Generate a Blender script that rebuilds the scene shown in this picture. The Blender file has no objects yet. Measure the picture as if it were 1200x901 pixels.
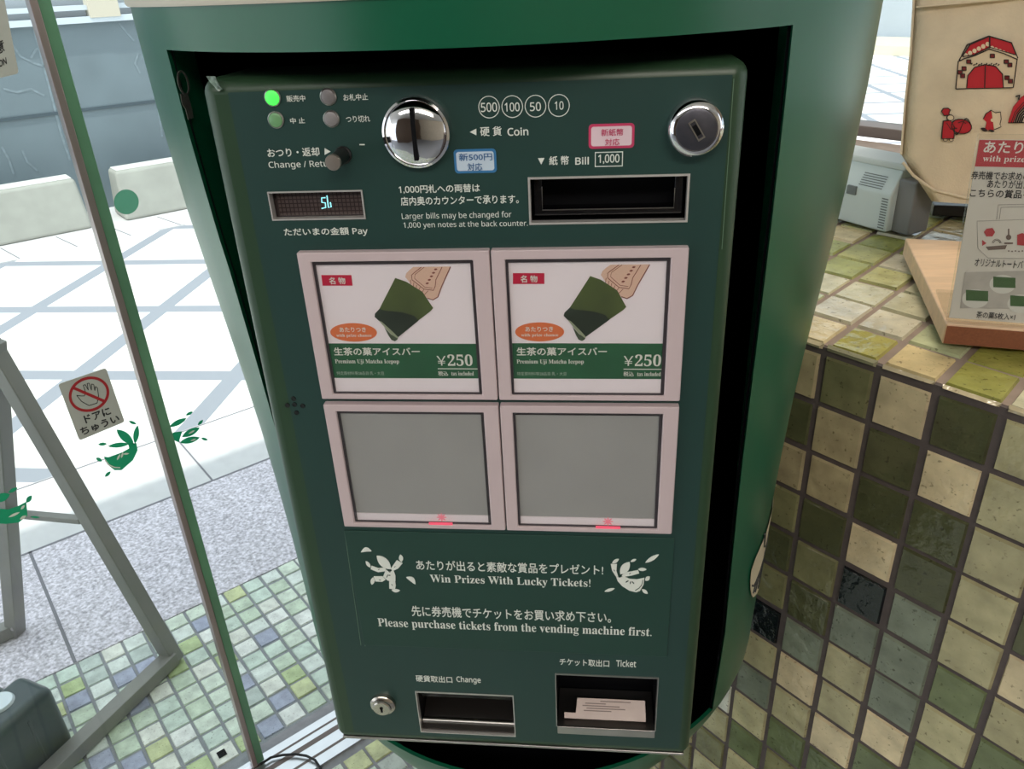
import bpy, bmesh, math, random
from mathutils import Vector as V, Matrix, Euler
random.seed(7)
S = bpy.context.scene
COL = S.collection
pi = math.pi

# ------------------------------------------------------------------ camera
FOC = 925.0                                   # focal length in px of the 1200 px wide frame
CAM = V((0.15774, -0.39098, 0.12568))
ROT = Matrix.Rotation(0.116093, 3, 'Z') @ Matrix.Rotation(pi/2 - 0.477572, 3, 'X') @ Matrix.Rotation(-0.049335, 3, 'Z')
cd = bpy.data.cameras.new('camera')
cd.sensor_fit = 'HORIZONTAL'; cd.sensor_width = 36; cd.lens = 36*FOC/1200
cd.clip_start = .02; cd.clip_end = 200
co = bpy.data.objects.new('camera', cd); COL.objects.link(co)
co.matrix_world = Matrix.Translation(CAM) @ ROT.to_4x4()
S.camera = co

# ------------------------------------------------------------------ light
SUN = 3.2; SKY = 1.9; LAMP = 12.0; LAMP2 = 16.0; LAMP3 = 12.0; EXPO = 0.0
W = bpy.data.worlds.new('daylight'); S.world = W; W.use_nodes = True
bg = W.node_tree.nodes['Background']
bg.inputs[0].default_value = (.86, .93, 1, 1); bg.inputs[1].default_value = SKY
S.view_settings.view_transform = 'Standard'; S.view_settings.look = 'None'
S.view_settings.gamma = 1; S.view_settings.use_curve_mapping = False
S.view_settings.exposure = EXPO

# directions of the place: E1 runs along the tiled counter front, E2 runs along the glass front
YW = -0.80271; YF = 0.77287
E1 = V((math.cos(YW), math.sin(YW), 0)); E1N = V((-E1.y, E1.x, 0))     # E1N points into the counter
E2 = V((math.cos(YF), math.sin(YF), 0)); E2N = V((-E2.y, E2.x, 0))     # E2N points out to the street
Z = V((0, 0, 1))
FZ = -1.29584                                  # floor level
D0 = V((-0.52594, 0.63295, FZ))                # foot of the glass door edge
WP = V((0.36202, 0.26790, -0.18403))           # a joint on the counter's top front edge
CT = WP.z + .009                               # counter top level

sd = bpy.data.lights.new('sun', 'SUN'); sd.energy = SUN; sd.angle = .02; sd.color = (1, .96, .9)
so = bpy.data.objects.new('sun', sd); COL.objects.link(so)
ldir = (E2N*.22 + E2*.40 - Z*.89).normalized()
so.rotation_euler = ldir.to_track_quat('-Z', 'Y').to_euler()

def lamp(name, loc, size, power, color, aim):
    d = bpy.data.lights.new(name, 'AREA'); d.energy = power; d.shape = 'RECTANGLE'; d.size, d.size_y = size; d.color = color
    o = bpy.data.objects.new(name, d); COL.objects.link(o); o.location = loc
    o.rotation_euler = (V(aim) - V(loc)).to_track_quat('-Z', 'Y').to_euler()
    return o
lamp('added_area_light', (-.45, -1.45, .98), (1.6, .5), LAMP, (1, .96, .93), (-.45, -1.45, -1))  # unseen lamp, added to light the room
lamp('added_area_light', (.55, -1.35, .98), (.9, .4), LAMP2, (1, .9, .8), (.62, .1, 0))  # added to brighten the bag and board, no lamp known here
lamp('added_area_light', (.80, .66, .98), (.5, .3), LAMP3, (1, .9, .76), (.72, .4, 0))  # added to brighten the counter and put window-like glare on its tiles

# ------------------------------------------------------------------ helpers: pixels of the photo to points of the place
def ray(u, v): return ROT @ V(((u-600)/FOC, -(v-450.5)/FOC, -1))
def onP(u, v, P, n):
    d = ray(u, v); return CAM + d*((P-CAM).dot(n)/d.dot(n))
def onY(u, v, y): return onP(u, v, V((0, y, 0)), V((0, 1, 0)))
def onZ(u, v, z): return onP(u, v, V((0, 0, z)), Z)

class Plane:
    def __init__(s, O, u, v):
        s.O = V(O); s.u = V(u).normalized(); s.v = V(v).normalized(); s.n = s.u.cross(s.v)
    def px(s, a, b):
        p = onP(a, b, s.O, s.n) - s.O; return (p.dot(s.u), p.dot(s.v))
    def at(s, a, b, off=0): return s.O + s.u*a + s.v*b + s.n*off
    def shift(s, off): return Plane(s.O + s.n*off, s.u, s.v)

# ------------------------------------------------------------------ materials
def lin(c): return tuple(((x/255)/12.92 if x/255 <= .04045 else ((x/255+.055)/1.055)**2.4) for x in c)
MATS = {}
def mat(name, rgb, rough=.5, metal=0, var=0, scale=30, bump=0, bscale=60, emit=0, coat=0, attr=False, spec=.5, stretch=None):
    if name in MATS: return MATS[name]
    m = bpy.data.materials.new(name); m.use_nodes = True; MATS[name] = m
    nt = m.node_tree; N = nt.nodes; L = nt.links; b = N['Principled BSDF']
    c = lin(rgb)
    b.inputs['Base Color'].default_value = (*c, 1); b.inputs['Roughness'].default_value = rough
    b.inputs['Metallic'].default_value = metal; b.inputs['Specular IOR Level'].default_value = spec
    if coat: b.inputs['Coat Weight'].default_value = coat; b.inputs['Coat Roughness'].default_value = .15
    if emit:
        b.inputs['Emission Color'].default_value = (*c, 1); b.inputs['Emission Strength'].default_value = emit
    tc = N.new('ShaderNodeTexCoord')
    src = tc.outputs['Object']
    if stretch:
        mp = N.new('ShaderNodeMapping'); mp.inputs['Scale'].default_value = stretch; L.new(src, mp.inputs[0]); src = mp.outputs[0]
    base = None
    if attr:
        a = N.new('ShaderNodeAttribute'); a.attribute_name = 'tile_colour'; base = a.outputs['Color']
    if var:
        t = N.new('ShaderNodeTexNoise'); t.inputs['Scale'].default_value = scale; t.inputs['Detail'].default_value = 6; L.new(src, t.inputs['Vector'])
        mr = N.new('ShaderNodeMapRange'); mr.inputs[1].default_value = .3; mr.inputs[2].default_value = .7
        mr.inputs[3].default_value = 1-var; mr.inputs[4].default_value = 1+var*.6; L.new(t.outputs['Fac'], mr.inputs[0])
        mx = N.new('ShaderNodeMix'); mx.data_type = 'RGBA'; mx.blend_type = 'MULTIPLY'; mx.inputs[0].default_value = 1
        if base: L.new(base, mx.inputs[6])
        else: mx.inputs[6].default_value = (*c, 1)
        L.new(mr.outputs[0], mx.inputs[7]); base = mx.outputs[2]
    if base: L.new(base, b.inputs['Base Color'])
    if bump:
        t = N.new('ShaderNodeTexNoise'); t.inputs['Scale'].default_value = bscale; t.inputs['Detail'].default_value = 3; L.new(src, t.inputs['Vector'])
        bp = N.new('ShaderNodeBump'); bp.inputs['Strength'].default_value = bump; bp.inputs['Distance'].default_value = .002
        L.new(t.outputs['Fac'], bp.inputs['Height']); L.new(bp.outputs[0], b.inputs['Normal'])
    return m
def glass(name, tint, rough=0.0, refl=1.0):
    if name in MATS: return MATS[name]
    m = bpy.data.materials.new(name); m.use_nodes = True; MATS[name] = m
    nt = m.node_tree; N = nt.nodes; L = nt.links; N.remove(N['Principled BSDF'])
    t = N.new('ShaderNodeBsdfTransparent'); t.inputs[0].default_value = (*tint, 1)
    g = N.new('ShaderNodeBsdfGlossy'); g.inputs['Roughness'].default_value = rough
    f = N.new('ShaderNodeFresnel')              # same reflection on both faces of the pane
    ge = N.new('ShaderNodeNewGeometry'); ii = N.new('ShaderNodeMapRange'); ii.inputs[3].default_value = 1.45; ii.inputs[4].default_value = 1/1.45
    L.new(ge.outputs['Backfacing'], ii.inputs[0]); L.new(ii.outputs[0], f.inputs[0])
    ml = N.new('ShaderNodeMath'); ml.operation = 'MULTIPLY'; ml.inputs[1].default_value = refl; L.new(f.outputs[0], ml.inputs[0])
    mx = N.new('ShaderNodeMixShader'); L.new(ml.outputs[0], mx.inputs[0]); L.new(t.outputs[0], mx.inputs[1]); L.new(g.outputs[0], mx.inputs[2])
    L.new(mx.outputs[0], N['Material Output'].inputs[0])
    return m

GREEN = mat('green_satin_paint', (12, 88, 61), .32, 0, .06, 6, spec=.5)
DOORG = mat('olive_green_paint', (40, 66, 44), .38, 0, .05, 8)
DECAL = mat('dark_green_film', (30, 61, 56), .42, 0, .05, 12)
DECAL2 = mat('dark_green_film_sheet', (27, 62, 53), .45, 0, .04, 12)
BLACK = mat('matt_black', (6, 7, 11), .7, spec=.15)
BLACKG = mat('gloss_black', (10, 10, 14), .18)
CHROME = mat('chrome', (225, 225, 228), .07, 1)
STEEL = mat('brushed_steel', (185, 182, 178), .28, 1, .08, 40)
RIM = mat('bright_steel_rim', (222, 218, 214), .4, .7)
ALU = mat('aluminium', (215, 215, 218), .32, .9, .05, 30)
WHITE = mat('white_print', (226, 230, 222), .5)
OFFW = mat('white_plastic', (200, 182, 184), .42, 0, .03, 10)
CARD = mat('white_card', (240, 230, 234), .5)
GREYCARD = mat('grey_backing', (160, 160, 157), .5, 0, .05, 25)
GASKET = mat('dark_gasket', (62, 56, 60), .35)
RED = mat('red_print', (196, 24, 62), .5)
ORANGE = mat('orange_print', (222, 116, 66), .5)
CARDG = mat('green_print', (34, 92, 58), .5, 0, .12, 60)
BEIGE = mat('beige_laminate', (205, 196, 180), .5)

# ------------------------------------------------------------------ mesh helpers
def obj(name, verts, faces, m, parent=None, smooth=False, bevel=0, seg=2):
    me = bpy.data.meshes.new(name); me.from_pydata([tuple(v) for v in verts], [], faces)
    if m: me.materials.append(m)
    bm = bmesh.new(); bm.from_mesh(me)
    bmesh.ops.remove_doubles(bm, verts=bm.verts, dist=1e-6)
    bmesh.ops.recalc_face_normals(bm, faces=bm.faces)
    bm.to_mesh(me); bm.free()
    o = bpy.data.objects.new(name, me); COL.objects.link(o)
    if parent: o.parent = parent
    if smooth:
        for p in me.polygons: p.use_smooth = True
        md = o.modifiers.new('edges', 'EDGE_SPLIT'); md.split_angle = math.radians(35)
    if bevel:
        md = o.modifiers.new('bevel', 'BEVEL'); md.width = bevel; md.segments = seg; md.limit_method = 'ANGLE'
        for p in me.polygons: p.use_smooth = True
        md2 = o.modifiers.new('normals', 'WEIGHTED_NORMAL')
    return o
def tag(o, label=None, cat=None, group=None, kind=None):
    if label: o['label'] = label
    if cat: o['category'] = cat
    if group: o['group'] = group
    if kind: o['kind'] = kind
    return o
def empty(name, loc, label, cat, group=None):
    o = bpy.data.objects.new(name, None); COL.objects.link(o); o.location = loc; o.empty_display_size = .05
    return tag(o, label, cat, group)
def keep(o, p):                                # parent without moving
    bpy.context.view_layer.update()
    o.parent = p; o.matrix_parent_inverse = p.matrix_world.inverted(); return o
class MB:
    def __init__(s): s.v = []; s.f = []
    def add(s, v, f):
        n = len(s.v); s.v += [V(x) for x in v]; s.f += [tuple(i+n for i in q) for q in f]
    def hexa(s, p):                            # 8 corners: bottom loop then top loop
        s.add(p, [(0, 3, 2, 1), (4, 5, 6, 7), (0, 1, 5, 4), (1, 2, 6, 5), (2, 3, 7, 6), (3, 0, 4, 7)])
    def box(s, x0, x1, y0, y1, z0, z1):
        s.hexa([(x0, y0, z0), (x1, y0, z0), (x1, y1, z0), (x0, y1, z0), (x0, y0, z1), (x1, y0, z1), (x1, y1, z1), (x0, y1, z1)])
    def obox(s, O, a, b, c):                   # box from a corner and three edge vectors
        O, a, b, c = V(O), V(a), V(b), V(c)
        s.hexa([O, O+a, O+a+b, O+b, O+c, O+a+c, O+a+b+c, O+b+c])
    def bar(s, p, q, w, h, up=Z):
        p, q = V(p), V(q); d = (q-p).normalized(); a = d.cross(up).normalized()*w/2; b = a.cross(d).normalized()*h/2
        s.hexa([p-a-b, p+a-b, p+a+b, p-a+b, q-a-b, q+a-b, q+a+b, q-a+b])
    def poly(s, pl, pts, o0, o1):
        n = len(pts)
        s.add([pl.at(a, b, o1) for a, b in pts] + [pl.at(a, b, o0) for a, b in pts],
              [tuple(range(n))] + [(i, (i+1) % n, n+(i+1) % n, n+i) for i in range(n)])
    def ring(s, pl, outer, inner, o0, o1):
        n = len(outer)
        s.add([pl.at(a, b, o1) for a, b in outer] + [pl.at(a, b, o1) for a, b in inner] + [pl.at(a, b, o0) for a, b in outer] + [pl.at(a, b, o0) for a, b in inner],
              [(i, (i+1) % n, n+(i+1) % n, n+i) for i in range(n)] + [(i, (i+1) % n, 2*n+(i+1) % n, 2*n+i) for i in range(n)] + [(n+i, n+(i+1) % n, 3*n+(i+1) % n, 3*n+i) for i in range(n)])
    def tube(s, pts, r, k=10):
        pts = [V(p) for p in pts]; rings = []
        for i, p in enumerate(pts):
            d = (pts[min(i+1, len(pts)-1)] - pts[max(i-1, 0)]).normalized()
            a = d.orthogonal().normalized() if i == 0 else (s._a - d*s._a.dot(d)).normalized()
            s._a = a; b = d.cross(a)
            rings.append([p + (a*math.cos(2*pi*j/k) + b*math.sin(2*pi*j/k))*r for j in range(k)])
        v = [x for q in rings for x in q]
        f = [(i*k+j, i*k+(j+1) % k, (i+1)*k+(j+1) % k, (i+1)*k+j) for i in range(len(pts)-1) for j in range(k)]
        f += [tuple(range(k)), tuple(range((len(pts)-1)*k, len(pts)*k))]
        s.add(v, f)
    def lathe(s, pl, ca, cb, prof, k=48):      # profile of (radius, height above plane), closed at r = 0
        v = []; f = []
        for r, h in prof:
            v += [pl.at(ca + r*math.cos(2*pi*j/k), cb + r*math.sin(2*pi*j/k), h) for j in range(k)]
        for i in range(len(prof)-1):
            f += [(i*k+j, i*k+(j+1) % k, (i+1)*k+(j+1) % k, (i+1)*k+j) for j in range(k)]
        f.append(tuple(range((len(prof)-1)*k, len(prof)*k)))
        s.add(v, f)
    def build(s, name, m, parent=None, smooth=False, bevel=0, seg=2): return obj(name, s.v, s.f, m, parent, smooth, bevel, seg)

def circ(ca, cb, r, k=40, ry=None): return [(ca + r*math.cos(2*pi*j/k), cb + (ry or r)*math.sin(2*pi*j/k)) for j in range(k)]
def rrect(x0, x1, z0, z1, r, k=5):
    out = []
    for cx, cz, a0 in ((x1-r, z1-r, 0), (x0+r, z1-r, pi/2), (x0+r, z0+r, pi), (x1-r, z0+r, 1.5*pi)):
        out += [(cx + r*math.cos(a0 + pi/2*i/k), cz + r*math.sin(a0 + pi/2*i/k)) for i in range(k+1)]
    return out
def leaf(p, q, w, k=8, bend=0):                # a pointed leaf outline from p to q
    p, q = V(p), V(q); d = q-p; n = V((-d.y, d.x)).normalized()
    up = [p + d*(i/k) + n*(w/2*math.sin(pi*i/k)**.8 + bend*math.sin(pi*i/k)) for i in range(k+1)]
    dn = [p + d*(i/k) + n*(-w/2*math.sin(pi*i/k)**.8 + bend*math.sin(pi*i/k)) for i in range(k-1, 0, -1)]
    return [tuple(x) for x in up + dn]
def stroke(pts, w):                            # a ribbon polygon along pts
    pts = [V(p) for p in pts]; l = []; r = []
    for i, p in enumerate(pts):
        d = (pts[min(i+1, len(pts)-1)] - pts[max(i-1, 0)]).normalized(); n = V((-d.y, d.x))*w/2
        l.append(tuple(p+n)); r.append(tuple(p-n))
    return l + r[::-1]

def segs(pts, w): return [stroke([a, b], w) for a, b in zip(pts, pts[1:])]
def serif(s):
    o = ''
    for c in s:
        if 'A' <= c <= 'Z': o += chr(0x1D400 + ord(c) - 65)
        elif 'a' <= c <= 'z': o += chr(0x1D41A + ord(c) - 97)
        elif c.isdigit(): o += chr(0x1D7CE + ord(c) - 48)
        else: o += c
    return o
def sans(s):
    o = ''
    for c in s:
        if 'A' <= c <= 'Z': o += chr(0x1D5A0 + ord(c) - 65)
        elif 'a' <= c <= 'z': o += chr(0x1D5BA + ord(c) - 97)
        elif c.isdigit(): o += chr(0x1D7E2 + ord(c) - 48)
        else: o += c
    return o
def glyphs(s, bold=0, space=1):
    c = bpy.data.curves.new('text', 'FONT'); c.body = s; c.size = 1; c.resolution_u = 3; c.space_character = space
    o = bpy.data.objects.new('text', c); COL.objects.link(o)
    bpy.context.view_layer.update()
    me = bpy.data.meshes.new_from_object(o.evaluated_get(bpy.context.evaluated_depsgraph_get()))
    vs = [(v.co.x, v.co.y) for v in me.vertices]; fs = [tuple(p.vertices) for p in me.polygons]
    bpy.data.objects.remove(o); bpy.data.curves.remove(c); bpy.data.meshes.remove(me)
    return vs, fs
def text(name, s, pl, bx, m, parent, off=.0003, bold=0, space=1):   # bx = (left, bottom, right, top) on the plane
    vs, fs = glyphs(s, 0, space)
    if bold:                                   # a heavier weight: overlapping copies a hair apart
        sh = [(bold*math.cos(a), bold*math.sin(a)) for a in (0, pi/2, pi, 1.5*pi)]; n = len(vs)
        fs = [tuple(i + k*n for i in f) for k in range(4) for f in fs]; vs = [(x+dx, y+dy) for dx, dy in sh for x, y in vs]
    nb = len(vs)//4 if bold else len(vs)
    x0 = min(v[0] for v in vs); x1 = max(v[0] for v in vs); y0 = min(v[1] for v in vs); y1 = max(v[1] for v in vs)
    l, b, r, t = bx
    vv = [pl.at(l + (x-x0)/(x1-x0)*(r-l), b + (y-y0)/(y1-y0)*(t-b), off + 3e-5*(i//nb)) for i, (x, y) in enumerate(vs)]
    me = bpy.data.meshes.new(name); me.from_pydata([tuple(v) for v in vv], [], fs); me.materials.append(m)
    o = bpy.data.objects.new(name, me); COL.objects.link(o); o.parent = parent
    return o
def tpx(s, pl, l, t, r, b, m, parent, name='lettering', off=.0003, bold=0, space=1):  # box in photo pixels
    mx, my = (l+r)/2, (t+b)/2
    return text(name, s, pl, (pl.px(l, my)[0], pl.px(mx, b)[1], pl.px(r, my)[0], pl.px(mx, t)[1]), m, parent, off, bold, space)
def pxs(pl, pts, org=(0, 0), k=1): return [pl.px(org[0] + a/k, org[1] + b/k) for a, b in pts]

# ================================================================== THE SETTING
def tiles(cells, name, grout, tilemat, parent=None, kind=None):
    """cells: (corner, edge a, edge b, normal, colour); each becomes a bevelled tile of one mesh"""
    v = []; f = []; cols = []
    for O, a, b, n, c in cells:
        g = .0022; h = .003 + random.uniform(-.0006, .0006); e = .0018
        A = a.normalized(); B = b.normalized(); la = a.length; lb = b.length
        tj = [random.uniform(-.0005, .0005) for _ in range(4)]
        q = []
        gj = g + random.uniform(-.0006, .0012)
        for (sa, sb) in ((0, 0), (1, 0), (1, 1), (0, 1)):
            q.append(O + A*(gj if sa == 0 else la-gj) + B*(gj if sb == 0 else lb-gj) - n*.001)
        for i, (sa, sb) in enumerate(((0, 0), (1, 0), (1, 1), (0, 1))):
            q.append(O + A*(gj+e if sa == 0 else la-gj-e) + B*(gj+e if sb == 0 else lb-gj-e) + n*(h + tj[i]))
        k = len(v); v += q
        for t in ((4, 5, 6, 7), (0, 1, 5, 4), (1, 2, 6, 5), (2, 3, 7, 6), (3, 0, 4, 7)):
            f.append(tuple(i+k for i in t)); cols.append(c)
    me = bpy.data.meshes.new(name); me.from_pydata([tuple(x) for x in v], [], f); me.materials.append(tilemat)
    at = me.color_attributes.new('tile_colour', 'FLOAT_COLOR', 'CORNER')
    for p in me.polygons:
        c = (*lin(cols[p.index]), 1)
        for li in p.loop_indices: at.data[li].color = c
    o = bpy.data.objects.new(name, me); COL.objects.link(o)
    if parent: o.parent = parent
    if kind: o['kind'] = kind
    return o

def tile_material(name, rough, bump, bscale):
    m = mat(name, (150, 150, 110), rough, 0, .24, 38, bump, bscale, attr=True, spec=.6)
    nt = m.node_tree; N = nt.nodes; L = nt.links; b = N['Principled BSDF']      # dark pits in the glaze
    src = b.inputs['Base Color'].links[0].from_socket
    tc = [x for x in N if x.type == 'TEX_COORD'][0]
    t = N.new('ShaderNodeTexNoise'); t.inputs['Scale'].default_value = 230; t.inputs['Detail'].default_value = 2; L.new(tc.outputs['Object'], t.inputs['Vector'])
    r = N.new('ShaderNodeValToRGB'); r.color_ramp.elements[0].position = .27; r.color_ramp.elements[0].color = (.35, .33, .3, 1)
    r.color_ramp.elements[1].position = .36; r.color_ramp.elements[1].color = (1, 1, 1, 1); L.new(t.outputs['Fac'], r.inputs[0])
    mx = N.new('ShaderNodeMix'); mx.data_type = 'RGBA'; mx.blend_type = 'MULTIPLY'; mx.inputs[0].default_value = .75
    L.new(src, mx.inputs[6]); L.new(r.outputs[0], mx.inputs[7]); L.new(mx.outputs[2], b.inputs['Base Color'])
    return m
WALLT = tile_material('glazed_wall_tile', .12, .8, 75)
FLOORT = tile_material('glazed_floor_tile', .22, .35, 90)
GROUT = mat('dark_grout', (92, 82, 80), .8, 0, .15, 80, .4, 200)
GROUTF = mat('grey_grout', (150, 152, 156), .8, 0, .12, 60)

# ---- floor of small square tiles, indoors and out under the eaves
TP = .05124
FO = V((-0.64452, 0.87572, FZ))
PAL_F = [(222, 232, 214), (206, 220, 196), (230, 236, 228), (212, 226, 212), (196, 206, 198), (172, 176, 198), (212, 218, 164), (236, 236, 224), (192, 208, 152), (246, 246, 240)]
WT_F = [5, 5, 5, 4, 2, 2, 2, 3, 1.5, 1.5]
cells = []
fo_h = (FO-D0).dot(E2); fo_n = (FO-D0).dot(E2N)
jo = math.floor((.556 - fo_n)/TP)
for i in range(-44, 30):
    for j in range(-34, jo+1):
        O = FO + E2*(i*TP) + E2N*(j*TP)
        nn = (O-D0).dot(E2N)
        if -.085 < nn+TP and nn < .02: continue                  # the door sill runs here
        cells.append((O - Z*.0035, E2*TP, E2N*TP, Z, random.choices(PAL_F, WT_F)[0]))
n_edge = fo_n + (jo+1)*TP                                         # outer edge of the tiled floor
fl = MB(); fl.obox(D0 + E2*-4.5 + E2N*-5 - Z*.06, E2*7.5, E2N*(5+n_edge), Z*.0565)
flo = tag(fl.build('floor', GROUTF), kind='structure')
tiles(cells, 'floor_tiles', None, FLOORT, flo)
dr = MB(); dr.obox(onZ(257, 889, FZ) + Z*.0002, E2*.017, E2N*.017, Z*.0012); dr.build('drain_hole', BLACK, flo)

# ---- the street
def paver_mat():
    m = mat('pale_paving', (236, 234, 228), .75, 0, .04, 5); nt = m.node_tree; N = nt.nodes; L = nt.links; b = N['Principled BSDF']
    src = b.inputs['Base Color'].links[0].from_socket
    tc = [x for x in N if x.type == 'TEX_COORD'][0]
    sp = N.new('ShaderNodeSeparateXYZ'); L.new(tc.outputs['Object'], sp.inputs[0])
    def band(out, o, p, w):
        a = N.new('ShaderNodeMath'); a.operation = 'SUBTRACT'; a.inputs[1].default_value = o - w/2; L.new(out, a.inputs[0])
        d = N.new('ShaderNodeMath'); d.operation = 'DIVIDE'; d.inputs[1].default_value = p; L.new(a.outputs[0], d.inputs[0])
        fr = N.new('ShaderNodeMath'); fr.operation = 'FRACT'; L.new(d.outputs[0], fr.inputs[0])
        lt = N.new('ShaderNodeMath'); lt.operation = 'LESS_THAN'; lt.inputs[1].default_value = w/p; L.new(fr.outputs[0], lt.inputs[0]); return lt.outputs[0]
    x = band(sp.outputs[0], -2.02, .70, .085); y = band(sp.outputs[1], 2.41, .745, .085)
    mxm = N.new('ShaderNodeMath'); mxm.operation = 'MAXIMUM'; L.new(x, mxm.inputs[0]); L.new(y, mxm.inputs[1])
    mx = N.new('ShaderNodeMix'); mx.data_type = 'RGBA'; L.new(mxm.outputs[0], mx.inputs[0]); L.new(src, mx.inputs[6]); mx.inputs[7].default_value = (*lin((150, 154, 162)), 1)
    L.new(mx.outputs[2], b.inputs['Base Color']); return m
PAVE = paver_mat()
GRANITE = mat('speckled_granite', (222, 215, 224), .6, 0, .55, 130)
KERB = mat('pale_kerb_stone', (214, 212, 212), .7, 0, .06, 20)
JOINT = mat('paving_joint', (128, 126, 132), .8)
CONC = mat('concrete', (166, 166, 158), .8, 0, .1, 9, .3, 40)
g = MB(); g.obox(D0 + E2*-40 + E2N*1.5 - Z*.1, E2*80, E2N*40, Z*.098); tag(g.build('pavement', PAVE), kind='structure')
g = MB(); g.obox(D0 + E2*3.02 + E2N*-30 - Z*.102, E2*30, E2N*33, Z*.098); tag(g.build('side_pavement', PAVE), kind='structure')
g = MB(); g.obox(D0 + E2*-6 + E2N*n_edge - Z*.06, E2*9, E2N*(1.115-n_edge), Z*.06); gr = tag(g.build('granite_paving', GRANITE), kind='structure')
j = MB()
for hh in (-2.026, -1.126, -.226, .674): j.obox(D0 + E2*(hh-.004) + E2N*n_edge, E2*.008, E2N*(1.115-n_edge), Z*.0008)
j.obox(D0 + E2*-6 + E2N*1.109, E2*9, E2N*.009, Z*.0008)
j.build('joint', JOINT, gr)
g = MB(); g.obox(D0 + E2*-6 + E2N*1.115 - Z*.06, E2*9, E2N*.4, Z*.06); ke = tag(g.build('kerb_paving', KERB), kind='structure')
j = MB()
for hh in (-1.5, -.6, .31, 1.2): j.obox(D0 + E2*hh + E2N*1.118, E2*.006, E2N*.39, Z*.0008)
j.obox(D0 + E2*-6 + E2N*1.505, E2*9, E2N*.006, Z*.0008)
j.build('joint', JOINT, ke)
g = MB(); g.obox(D0 + E2*-6 + E2N*4.38 - Z*.02, E2*14, E2N*1.0, Z*.024); gu = tag(g.build('gutter_paving', KERB), kind='structure')
j = MB()
for k in range(16): j.obox(D0 + E2*(-3+.33*k) + E2N*4.385, E2*.006 + E2N*.0, E2N*.36 - E2*.05, Z*.006)
j.build('joint', JOINT, gu)

# the dark boarded wall on the far side of the street
SW = mat('blue_grey_boarding', (114, 127, 134), .5, 0, .1, 3)
n0 = 5.32
g = MB(); g.obox(D0 + E2*-4 + E2N*n0, E2*14, E2N*.12, Z*1.26); sw = tag(g.build('street_wall', SW), kind='structure')
g = MB(); g.obox(D0 + E2*-4 + E2N*(n0-.012) + Z*.695, E2*14, E2N*.02, Z*.02); g.build('seam', mat('dark_seam', (70, 82, 90), .6), sw)
swp = Plane(D0 + E2N*n0, E2, Z); STRK = mat('pale_strokes', (130, 143, 150), .7, 0, .2, 30)
for pts in ([(14, 52), (24, 66), (40, 74), (56, 79), (66, 76)], [(36, 68), (42, 58), (52, 55), (58, 62)], [(40, 36), (52, 80), (62, 120), (72, 158), (82, 188)], [(139, 27), (148, 38), (157, 48)], [(162, 62), (158, 74), (164, 86)], [(2, 172), (10, 186), (16, 204)], [(26, 176), (32, 190), (44, 200)], [(4, 104), (20, 108), (36, 104), (52, 112)], [(178, 90), (184, 120), (190, 160)]):
    c = MB(); c.poly(swp, stroke([swp.px(*q) for q in pts], .014), -.001, .003); c.build('pale_stroke', STRK, sw)  # faint lighter strokes laid over the boarding
g = MB(); g.obox(D0 + E2*-4 + E2N*(n0-.05) + Z*1.26, E2*14, E2N*.25, Z*.04); g.obox(D0 + E2*-4 + E2N*(n0-.03) + Z*1.34, E2*14, E2N*.25, Z*.03)
g.build('ledge', mat('pale_ledge', (205, 214, 222), .5), sw)
g = MB(); g.obox(D0 + E2*-4 + E2N*(n0+.3), E2*14, E2N*.12, Z*4.5); g.build('facade', mat('pale_facade', (170, 176, 182), .7, 0, .08, 2), sw)
g = MB(); g.obox(D0 + E2*1.27 + E2N*(n0-.06) + Z*1.29, E2*.2, E2N*.1, Z*.3); g.build('post', mat('cream_post', (205, 196, 178), .6), sw)
# far building seen through the right-hand window
g = MB(); g.obox(D0 + E2*15 + E2N*-14, E2*.3, E2N*30, Z*7); tag(g.build('far_facade', mat('far_wall', (176, 184, 194), .8, 0, .1, 1.2)), kind='structure')
g = MB(); g.obox(D0 + E2*13.2 + E2N*-14, E2*1.6, E2N*30, Z*.14); tag(g.build('far_kerb', mat('far_kerb_stone', (214, 204, 176), .8)), kind='structure')

# ---- concrete blocks
def block(h0, h1, label):
    b = MB(); O = D0 + E2*h0 + E2N*4.785 + Z*.004; L_ = h1-h0; Hh = .335
    p = [O, O+E2*L_, O+E2*L_+E2N*.3, O+E2N*.3]
    q = [O+E2*.02+E2N*.05+Z*Hh, O+E2*(L_-.02)+E2N*.05+Z*Hh, O+E2*(L_-.02)+E2N*.25+Z*Hh, O+E2*.02+E2N*.25+Z*Hh]
    b.hexa(p+q)
    o = b.build('concrete_block', CONC, None, False, .025, 3)
    c = MB(); c.obox(O+E2*.035+E2N*.07+Z*(Hh-.002), E2*(L_-.07), E2N*.16, Z*.008); c.build('top_cap', mat('sunlit_concrete', (214, 214, 210), .8, 0, .05, 20), o, False, .004)  # top made paler than the sides, daylight put into its colour
    return tag(o, label, 'concrete block', 'concrete blocks along the street wall')
block(-.95, .83, 'pale concrete block by dark street wall, left of the glass door edge')
block(1.045, 3.2, 'pale concrete block by dark street wall, behind the round green dot')

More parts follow.
